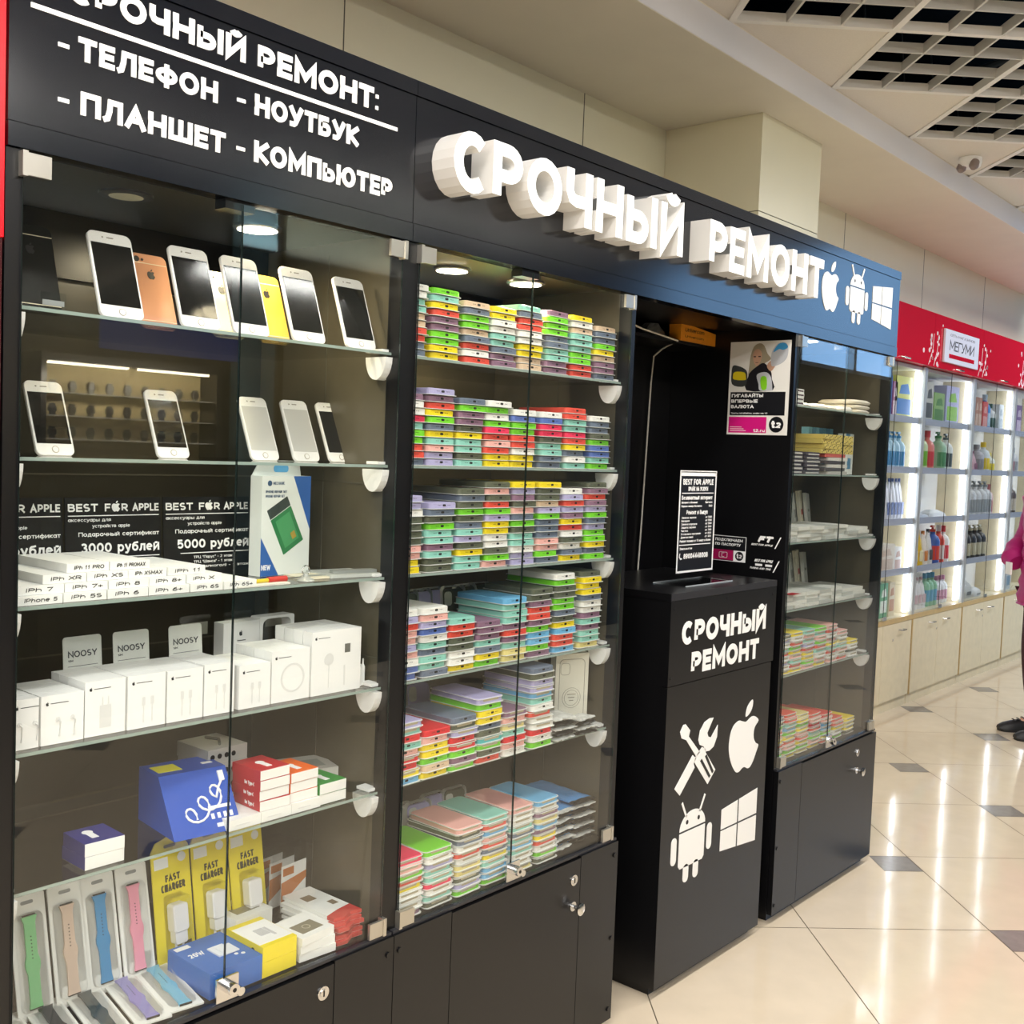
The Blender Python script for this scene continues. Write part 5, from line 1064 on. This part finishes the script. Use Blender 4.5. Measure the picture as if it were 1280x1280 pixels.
# ================================================================ household goods shop further along
SY = .917
BIRCH = M('birch_laminate', '#dccfae', .4, noise=.05, nscale=18); OAK = M('oak_edge', '#c0a571', .45, noise=.08, nscale=20); INW = M('unit_inside', '#efefee', .5)
REDG = M('red_gloss_header', '#cf1430', .12, spec=.6); LEDM = emis('led_strip', '#e9f0ff', 6.5)
UX = [4.40, 5.345, 6.28, 7.23, 8.17]
UN = ['first', 'second', 'third', 'fourth']
SHZ = [1.80, 1.49, 1.17, .86]
for u in range(4):
    a, e = UX[u], UX[u + 1]; W = e - a
    t = thing('shop_unit', '%s pale wood showcase unit of the household goods shop, counted from the kiosk' % UN[u], 'showcase unit', (a, SY, 0), group='lit showcase units of the household shop')
    b = MB(); b.box(0, .02, .02, .225, .065, 2.13, 0); b.box(W - .02, W - .001, .02, .225, .065, 2.13, 0); b.box(.02, W - .02, .215, .225, .065, 2.13, 1); b.box(.02, W - .02, .02, .215, .555, .575, 0); b.box(.02, W - .02, 0.02, .215, 2.11, 2.13, 1); b.box(.02, W - .02, .03, .2, .065, .08, 0)
    b.box(0, .022, -.001, .02, .575, 2.13, 2); b.box(W - .022, W - .001, -.001, .02, .575, 2.13, 2)
    b.build('carcass', [BIRCH, INW, ALU], t)
    b = MB(); b.box(0, W - .001, -.002, .02, .545, .575, 0); b.box(0, .012, -.004, .019, .065, .545, 0); b.build('edge_trim', OAK, t)
    b = MB(); b.box(.004, W - .004, .015, .2, 0, .064, 0); b.build('plinth', BIRCH, t)
    for k in (0, 1):
        x0, x1 = .008 + k * (W / 2 - .006), W / 2 - .001 + k * (W / 2 - .008)
        d = MB(); d.box(x0, x1, 0, .018, .07, .542); o = d.build('cupboard_door', BIRCH, t)
        hx = x1 - .13 if k == 0 else x0 + .13
        if u == 0: hx = x1 - .17
        h = MB(); h.tube([(hx - .035, -.0, .496), (hx - .03, -.022, .496), (hx + .03, -.022, .496), (hx + .035, 0, .496)], .005, 8); h.build('handle', CHROME, o, smooth=True)
        if k == 0 or u == 0: h = MB(); h.cyl((x1 - .02 if u else x1 - .3, -.003, .443), 'y', .008, .003, 14); h.build('keyhole', CHROME, o)
    for z in SHZ:
        s = MB(); s.box(.021, W - .021, .03, .213, z - .02, z - .014, 0); s.box(.021, W - .021, .022, .03, z - .024, z + .016, 1); s.build('shelf', [SHELFG, M('price_rail', '#b9c0d2', .25)], t)
    d = MB(); d.box(W - .055, W - .033, .03, .05, .59, 2.1); d.build('led_strip', LEDM, t)
    for k in (0, 1):
        x0, x1 = .023 + k * (W / 2 - .022), W / 2 - .002 + k * (W / 2 - .021)
        d = MB(); d.box(x0, x1, .0, .004, .577, 2.128, 0); o = d.build('glass_door', [GLASS, DARK], t); o.data.polygons[3].material_index = 1 if k == 0 else 0
        h = MB(); h.box(x1 - .03 if k == 0 else x0, x1 if k == 0 else x0 + .03, -.008, -.0005, .577, .6); h.build('hinge', CHROME, o)
    t2 = thing('red_cupboard', '%s glossy red overhead cupboard of the household goods shop, counted from the kiosk' % UN[u], 'overhead cupboard', (a, .88, 2.135), group='red overhead cupboards')
    d = MB(); d.box(0, W, .0185, .26, 0, .33); d.build('carcass', REDG, t2); d = MB(); d.box(.0015, W - .0015, 0, .018, 0, .33); o = d.build('door', REDG, t2)
    h = MB(); hx = W * .5; h.tube([(hx - .05, 0, .016), (hx - .045, -.02, .012), (hx + .045, -.02, .012), (hx + .05, 0, .016)], .005, 8); h.build('handle', CHROME, o, smooth=True)
    random.seed(30 + u); bl = MB()
    for cxx in ((W * .06, W * .98) if u else (W * .98,)):
        for q in range(16):
            px = cxx + random.gauss(0, .05); pz = abs(random.gauss(0, .1)) + .01
            if .004 < px < W - .004 and pz < .3: bl.cyl((px, -.0012, pz), 'y', random.uniform(.008, .015), .001, 8)
        strip(bl, [(min(max(cxx - .06, .01), W - .02), .01), (min(max(cxx, .01), W - .02), .1), (min(max(cxx + .02, .015), W - .01), .2)], False, .006, -.001, 0)
    bl.build('blossom_print', M('blossom_white', '#f6dfe2', .5), o)
t = thing('shop_sign', 'white sign with black stylised lettering on the red overhead cupboards', 'sign', (5.495, .878, 2.18))
b = MB(); b.prism([(0, 0), (.65, 0), (.65, .208), (0, .208)], 'y', -.012, 0); b.build('plate', M('sign_lilac_white', '#e3e3f0', .4), t)
b = MB(); text(b, 'МЕГУМИ', .085, .55, .08, .143, .13, -.012, .001, slant=.1); b.build('lettering', M('sign_ink', '#23202a', .5), t)
b = MB(); text(b, 'СЕТЬ МАГАЗИНОВ', .09, .56, .168, .184, .12, -.012, .001); b.build('small_lettering', M('sign_grey', '#85848f', .5), t)
b = MB(); b.box(.08, .565, -.013, -.012, .03, .056); b.build('red_bar', REDG, t)
# goods : (kind, width, height, colour, colour 2)
def bottle(mb, w, h, pump):
    mb.lathe([(w * .42, 0), (w * .5, .008), (w * .5, h * .62), (w * .38, h * .72), (w * .17, h * .78), (w * .17, h * .84)], n=14, m=0)
    if pump: mb.lathe([(w * .2, h * .84), (w * .2, h * .9), (w * .08, h * .91), (w * .08, h * .97)], n=10, m=1); mb.box(-w * .32, w * .1, -.008, .008, h * .95, h, 1)
    else: mb.lathe([(w * .2, h * .84), (w * .2, h), (0, h)], n=12, m=1)
def goods(u, z, lst, shelf):
    cnt = {}
    for kind, x, w, h, c1, c2, nm_ in lst:
        w *= 1.12; h = min(h * 1.06, .272)
        cnt[nm_] = cnt.get(nm_, 0) + 1; n = sum(1 for q in lst if q[6] == nm_)
        nmx = ('%s %s' % (ORD[cnt[nm_] - 1], nm_)) if n > 1 else nm_
        t = thing({'b': 'bottle', 'p': 'spray_bottle', 'x': 'product_box', 's': 'refill_pouch', 'g': 'goods_bag'}[kind], '%s%s on the %s shelf of the %s shop unit' % (nmx, ' from left' if n > 1 else '', shelf, UN[u]), {'b': 'bottle', 'p': 'bottle', 'x': 'box', 's': 'pouch', 'g': 'bag'}[kind], (UX[u] + x, SY + .105, z - .0135 if shelf != 'bottom' else .5755), 0, '%ss in the household shop' % {'b': 'bottle', 'p': 'bottle', 'x': 'box', 's': 'pouch', 'g': 'bag'}[kind] if kind != 'x' else 'boxes in the household shop')
        ma, mb_ = M('good_' + c1, c1, .35), M('good_' + c2, c2, .4)
        b = MB()
        if kind in 'bp':
            bottle(b, w, h, kind == 'p'); b.build('body', [ma, mb_], t, smooth=True)
            b = MB(); R = w * .505; b.rings([[(R * math.cos(math.radians(a)), R * math.sin(math.radians(a)), zz) for a in range(200, 341, 20)] for zz in (h * .15, h * .5)], cap=False, closed=False); b.build('label', mb_, t)
        elif kind == 'x':
            b.box(-w / 2, w / 2, -.05, .04, 0, h); b.build('carton', ma, t); b = MB(); b.box(-w * .4, w * .4, -.0506, -.05, h * .15, h * .5); b.prism([(-w * .3, h * .6), (w * .35, h * .62), (w * .2, h * .85), (-w * .2, h * .8)], 'y', -.0506, -.05); b.build('print', mb_, t)
        elif kind == 's':
            b.rings([[(px * k, py * e - .01, zz) for px, py in rrect(0, 0, w, .06, .02)] for zz, k, e in ((0, .95, 1), (h * .3, 1, 1), (h * .8, .9, .4), (h * .88, .6, .25), (h, .3, .2))]); b.build('pouch', ma, t, smooth=True)
            b = MB(); b.box(-w * .3, w * .3, -.042, -.0405, h * .2, h * .5); b.lathe([(w * .13, h * .97), (w * .13, h * 1.08), (0, h * 1.08)], (0, -.01, 0), 10); b.build('label', mb_, t)
        else:
            random.seed(int(x * 100)); b.rings([[(px * k * random.uniform(.85, 1.1), py * k * random.uniform(.85, 1.1), zz) for px, py in rrect(0, 0, w, .11, .04, 3)] for zz, k in ((0, .9), (h * .35, 1.0), (h * .7, .85), (h, .4))]); b.build('bag', ma, t)
            b = MB(); b.box(-w * .2, w * .2, -.059, -.0575, h * .2, h * .4); b.build('label', mb_, t)
V = lambda kind, xs, w, h, c1, c2, nm_: [(kind, x, w, h, c1, c2, nm_) for x in xs]
goods(0, 1.80, [('x', .74, .24, .27, '#dbe06a', '#2f7fd0', 'large yellow, lilac and blue pack'), ('x', .48, .12, .25, '#3f6fc0', '#e9e9f2', 'tall blue pack'), ('x', .60, .06, .22, '#b06f9a', '#f0e0ea', 'narrow pink pack')], 'top')
goods(0, 1.49, V('p', [.50, .58, .66, .74, .82], .075, .23, '#a9cfe6', '#3c86b8', 'light blue spray bottle'), 'second')
goods(0, 1.17, [('b', .48, .06, .25, '#1f9a4a', '#2a8fb0', 'green bottle'), ('b', .55, .06, .25, '#e9c928', '#e6e6e0', 'yellow bottle')] + V('s', [.62, .68, .735, .79, .84], .055, .24, '#dfe3ee', '#5a74b4', 'white and blue pouch'), 'third')
goods(0, .86, [('x', .60, .24, .17, '#e6dfd0', '#d3bfae', 'wide beige box'), ('x', .79, .10, .15, '#e9e9e6', '#c9a79a', 'white box')], 'fourth')
goods(0, .575, [('b', .50, .07, .19, '#8f979a', '#dfe3e4', 'grey bottle'), ('x', .60, .11, .2, '#2f9a6a', '#e6f0e8', 'teal green box'), ('x', .73, .08, .2, '#d8c9a4', '#b06a2f', 'beige box'), ('b', .42, .06, .17, '#c9dbe0', '#3f8a7a', 'pale bottle')], 'bottom')
goods(1, 1.80, [('x', .10, .08, .24, '#dde08a', '#a9c04a', 'pale yellow pack'), ('x', .23, .12, .27, '#d9d9d4', '#55565a', 'white patterned box'), ('x', .41, .17, .2, '#8fb76a', '#4f8a3f', 'green box'), ('x', .66, .22, .28, '#b6b7e6', '#8fce3c', 'lilac and green pack')], 'top')
goods(1, 1.49, [('b', .12, .08, .25, '#e3dfd4', '#8a7f6c', 'white bottle'), ('b', .25, .085, .27, '#cfe0b0', '#74b52c', 'green capped bottle'), ('b', .37, .085, .26, '#e8837a', '#d83f4a', 'pink bottle'), ('p', .57, .1, .26, '#9fc7a4', '#4b8f5a', 'green spray bottle'), ('p', .72, .085, .25, '#e2e6e2', '#4c5a5a', 'white spray bottle')], 'second')
goods(1, 1.17, [('g', .22, .26, .05, '#cdd6e6', '#8ba0cc', 'flat bluish bag'), ('g', .52, .28, .065, '#dfe4ec', '#9fb4d8', 'wide whitish bag')], 'third')
goods(1, .86, V('s', [.10, .18, .27], .085, .22, '#f0c61c', '#f6ecc0', 'yellow pouch') + [('s', .36, .08, .21, '#f1e6d6', '#e08a3a', 'cream pouch'), ('s', .45, .08, .22, '#ece8e2', '#3c3c44', 'white pouch'), ('p', .57, .09, .26, '#3a5fb0', '#e0452c', 'blue and red spray bottle'), ('b', .68, .08, .26, '#e2472f', '#ded8d0', 'red bottle'), ('b', .77, .08, .25, '#ecece8', '#d81f30', 'red capped bottle')], 'fourth')
goods(1, .575, V('s', [.09, .16, .23, .30, .37], .075, .18, '#e4e2e0', '#d3aeb4', 'white pouch') + V('b', [.47, .54, .61], .065, .21, '#8cc6a0', '#4a9ac0', 'green and blue bottle') + V('b', [.69, .76, .82], .06, .18, '#e8ecf0', '#c07a9a', 'white bottle'), 'bottom')
goods(2, 1.80, V('x', [.10, .17, .24, .31], .06, .22, '#b8826a', '#e0c4b0', 'brown box') + [('x', .42, .1, .2, '#d8403c', '#e9a49c', 'red box'), ('b', .55, .08, .27, '#2f86d6', '#bcdcf2', 'blue bottle'), ('b', .68, .08, .2, '#e6eae6', '#2f5a4a', 'dark capped bottle'), ('x', .79, .09, .2, '#dde4e8', '#b0c0c8', 'white box')], 'top')
goods(2, 1.49, [('x', .09, .12, .16, '#c8a955', '#8f8a5c', 'gold box'), ('s', .21, .1, .12, '#ece3da', '#c9a7a7', 'white pouch'), ('s', .315, .085, .14, '#ddb4c0', '#8f5a78', 'pink pouch'), ('b', .43, .1, .2, '#b4b4bc', '#8f8f96', 'grey jar'), ('b', .58, .09, .22, '#dfe8ee', '#f2d21c', 'yellow capped bottle'), ('b', .72, .08, .15, '#e6e9dc', '#f0dc3a', 'short yellow capped bottle')], 'second')
goods(2, 1.17, V('p', [.10, .21, .32, .43, .56, .67], .095, .25, '#d5d6d8', '#9aa0a4', 'clear pump bottle') + [('b', .77, .06, .23, '#d8aeb0', '#b4666a', 'pink bottle')], 'third')
goods(2, .86, [('b', .07, .07, .22, '#a9d3e6', '#5fa4c8', 'light blue bottle')] + V('p', [.17, .27, .39, .50, .61], .09, .24, '#2a211e', '#c9c1a4', 'dark pump bottle'), 'fourth')
goods(2, .575, [('g', .28, .2, .12, '#c9c9c6', '#55585c', 'crumpled silver bag'), ('g', .5, .18, .06, '#dcdcda', '#8f8f8f', 'low white bag')], 'bottom')
goods(3, 1.80, [('x', .12, .16, .24, '#e8357a', '#f4b6c8', 'hot pink box'), ('x', .29, .12, .22, '#7a5a9a', '#d8c8e0', 'purple box')], 'top')
goods(3, 1.49, [('x', .14, .19, .1, '#a92f56', '#e0a4b4', 'crimson box')] + V('b', [.28, .36], .075, .2, '#dddfe4', '#a6a8b0', 'white bottle'), 'second')
goods(3, 1.17, V('p', [.08, .17, .26, .35], .085, .25, '#4a3430', '#d0c4b4', 'brown pump bottle'), 'third')
goods(3, .86, [('x', .12, .16, .2, '#8fd0c8', '#e0f0ec', 'turquoise box')], 'fourth')
goods(3, .575, V('x', [.10, .19, .28], .08, .2, '#dfe6ec', '#7fa8c8', 'white box'), 'bottom')
# ================================================================ shopper at the right edge
def skin(name, joints, edges, mat, parent, root=0, sub=2, label=None):
    keys = list(joints); me = bpy.data.meshes.new(name)
    me.from_pydata([joints[k][0] for k in keys], [(keys.index(a), keys.index(b)) for a, b in edges], [])
    me.materials.append(mat)
    o = bpy.data.objects.new(name, me); COL.objects.link(o); o.parent = parent
    md = o.modifiers.new('skin', 'SKIN'); md.use_smooth_shade = True; md.branch_smoothing = .6
    if not me.skin_vertices: me.attributes  # layer is made by the modifier
    sv = me.skin_vertices[0].data
    for i, k in enumerate(keys):
        r = joints[k][1]; sv[i].radius = r if isinstance(r, tuple) else (r, r); sv[i].use_root = (i == root)
    s = o.modifiers.new('sub', 'SUBSURF'); s.levels = sub; s.render_levels = sub
    return o
t = thing('person', 'person in a magenta padded jacket, dark red trousers and black shoes at the right edge', 'person', (5.132, .074, 0), math.radians(-139.5))
SK = M('skin_tone', '#d2a288', .5); JK = M('magenta_jacket', '#b0146f', .55, noise=.08, nscale=20, bump=.3); TRO = M('dark_red_trousers', '#3d1622', .7); SHO = M('black_shoe', '#101012', .5); HAIR = M('brown_hair', '#3a281d', .6)
J = {'pelvis': ((0, 0, .93), (.15, .11)), 'waist': ((0, 0, 1.08), (.12, .09)), 'chest': ((0, .01, 1.28), (.145, .1)), 'neckb': ((0, .01, 1.42), (.055, .055)), 'neck': ((0, 0, 1.47), .05), 'jaw': ((0, -.015, 1.535), (.06, .07)), 'head': ((0, 0, 1.60), (.075, .09)), 'crown': ((0, .01, 1.67), (.06, .07))}
E_ = [('pelvis', 'waist'), ('waist', 'chest'), ('chest', 'neckb'), ('neckb', 'neck'), ('neck', 'jaw'), ('jaw', 'head'), ('head', 'crown')]
for s, n in ((-1, 'r'), (1, 'l')):
    J.update({'sh' + n: ((s * .17, .01, 1.375), .055), 'el' + n: ((s * .235, -.02, 1.11), .042), 'wr' + n: ((s * .16, -.07, .99), .029), 'pm' + n: ((s * .12, -.055, .95), (.034, .016)),
              'hp' + n: ((s * .095, 0, .86), .085), 'kn' + n: ((s * .10, -.015, .48), .058), 'an' + n: ((s * .10, .02, .085), .033), 'to' + n: ((s * .105, -.12, .032), .018)})
    E_ += [('chest', 'sh' + n), ('sh' + n, 'el' + n), ('el' + n, 'wr' + n), ('wr' + n, 'pm' + n), ('pelvis', 'hp' + n), ('hp' + n, 'kn' + n), ('kn' + n, 'an' + n), ('an' + n, 'to' + n)]
    for q, (dx, ln) in enumerate(((-.027, .07), (-.009, .08), (.009, .077), (.026, .06))):
        J.update({'f%d1' % q + n: ((s * (.10 + dx), -.05, .92), .0085), 'f%d2' % q + n: ((s * (.098 + dx), -.05, .92 - ln * .5), .008), 'f%d3' % q + n: ((s * (.094 + dx), -.045, .92 - ln * .8), .0065)})
        E_ += [('pm' + n, 'f%d1' % q + n), ('f%d1' % q + n, 'f%d2' % q + n), ('f%d2' % q + n, 'f%d3' % q + n)]
    J.update({'t1' + n: ((s * .10, -.075, .97), .011), 't2' + n: ((s * .085, -.078, .945), .009), 't3' + n: ((s * .078, -.075, .92), .0075)})
    E_ += [('wr' + n, 't1' + n), ('t1' + n, 't2' + n), ('t2' + n, 't3' + n)]
skin('body', J, E_, SK, t)
jk = MB()
def oval(cx, cy, z, rx, ry, n=24): return [(cx + rx * math.cos(2 * math.pi * i / n), cy + ry * math.sin(2 * math.pi * i / n), z) for i in range(n)]
prof = [(.745, .192, .158), (.75, .205, .172)]
for q in range(8):   # quilted bands of the padded jacket
    z = .76 + q * .08; w = .205 - .018 * math.sin(q / 7 * math.pi); prof += [(z, w - .006, w * .80 - .002), (z + .04, w + .004, w * .84)]
prof += [(1.40, .165, .125), (1.435, .115, .098), (1.45, .082, .085), (1.50, .078, .08), (1.503, .066, .068)]
jk.rings([oval(0, .008, z, rx, ry) for z, rx, ry in prof])
for s in (-1, 1):
    pa = [Vector((s * .135, .01, 1.385)), Vector((s * .19, .012, 1.345)), Vector((s * .225, .005, 1.22)), Vector((s * .245, -.02, 1.10)), Vector((s * .225, -.09, 1.04)), Vector((s * .17, -.14, 1.0)), Vector((s * .12, -.13, .965))]
    ra = [.07, .088, .08, .078, .07, .062, .05]; rs = []
    for i in range(len(pa) - 1):
        for q in range(4):
            t_ = q / 4; c = pa[i].lerp(pa[i + 1], t_); r = (ra[i] * (1 - t_) + ra[i + 1] * t_) * (1 + .05 * math.cos(q * math.pi / 2)); d = (pa[i + 1] - pa[i]).normalized()
            if 0 < i and q < 2: d = (d + (pa[i] - pa[i - 1]).normalized()).normalized()
            u = d.cross(Vector((0, 1, 0.2))).normalized(); v = d.cross(u)
            rs.append([c + r * (math.cos(2 * math.pi * k / 18) * u + math.sin(2 * math.pi * k / 18) * v) for k in range(18)])
    jk.rings(rs)
jk.build('jacket', JK, t, smooth=True)
TT = {'p': ((0, 0, .86), (.13, .095))}; ET = []
for s, n in ((-1, 'r'), (1, 'l')):
    TT.update({'h' + n: ((s * .09, 0, .76), .095), 'k' + n: ((s * .10, -.015, .48), .078), 'c' + n: ((s * .10, .0, .28), .068), 'a' + n: ((s * .10, .02, .09), .05)}); ET += [('p', 'h' + n), ('h' + n, 'k' + n), ('k' + n, 'c' + n), ('c' + n, 'a' + n)]
skin('trousers', TT, ET, TRO, t)
for s in (-1, 1):
    o = MB(); sec = [(.075, .030, .06), (.05, .042, .085), (0, .043, .088), (-.06, .044, .075), (-.12, .046, .062), (-.165, .040, .05), (-.195, .022, .035)]
    o.rings([[(s * .105 + w * math.cos(a * math.pi / 8), y, .012 + max(0, (h - .012) * math.sin(a * math.pi / 8)) if math.sin(a * math.pi / 8) > 0 else .012) for a in range(16)] for y, w, h in sec]); sh = o.build('shoe', SHO, t, smooth=True)
    o = MB(); o.rings([[(s * .105 + x, y, z) for x, y in rrect(0, -.058, .092, .275, .043)] for z in (.001, .014)]); o.build('sole', M('sole_dark', '#1b1a1a', .6), sh)
    o = MB()
    for q in range(4): o.tube([(s * .105 - .025, -.03 - .025 * q, .083 - .006 * q), (s * .105, -.035 - .025 * q, .091 - .007 * q), (s * .105 + .025, -.03 - .025 * q, .083 - .006 * q)], .003, 6)
    o.build('laces', M('lace_grey', '#4a4a4c', .6), sh)
o = MB(); o.rings([[(r * math.cos(a * math.pi / 10), .02 + r * 1.12 * math.sin(a * math.pi / 10) + (.0 if z > 1.6 else .03), z) for a in range(20)] for r, z in ((.05, 1.50), (.088, 1.56), (.098, 1.63), (.09, 1.70), (.06, 1.745), (.01, 1.757))]); o.build('hair', HAIR, t, smooth=True)
o = MB()
for s in (-1, 1): o.cyl((s * .03, -.093, 1.605), 'y', .009, .006, 12)
o.build('eyes', DARK, t)
o = MB(); o.prism([(-.022, 1.535), (.022, 1.535), (.0, 1.526)], 'y', -.092, -.086); o.build('mouth', M('lip_tone', '#a85a55', .5), t)
o = MB(); o.rings([[(.006 * math.cos(a), -.09 - .006 * k + .006 * math.sin(a), 1.60 - .015 * k) for a in (0, 1.57, 3.14, 4.71)] for k in range(4)]); o.build('nose', SK, t)
t2 = thing('white_packet', 'small white packet held against the magenta jacket', 'packet', (5.132, .074, 0), math.radians(-139.5)); o = MB(); o.box(-.14, -.08, -.194, -.182, .91, .98); o.build('packet_body', WHITE, t2)
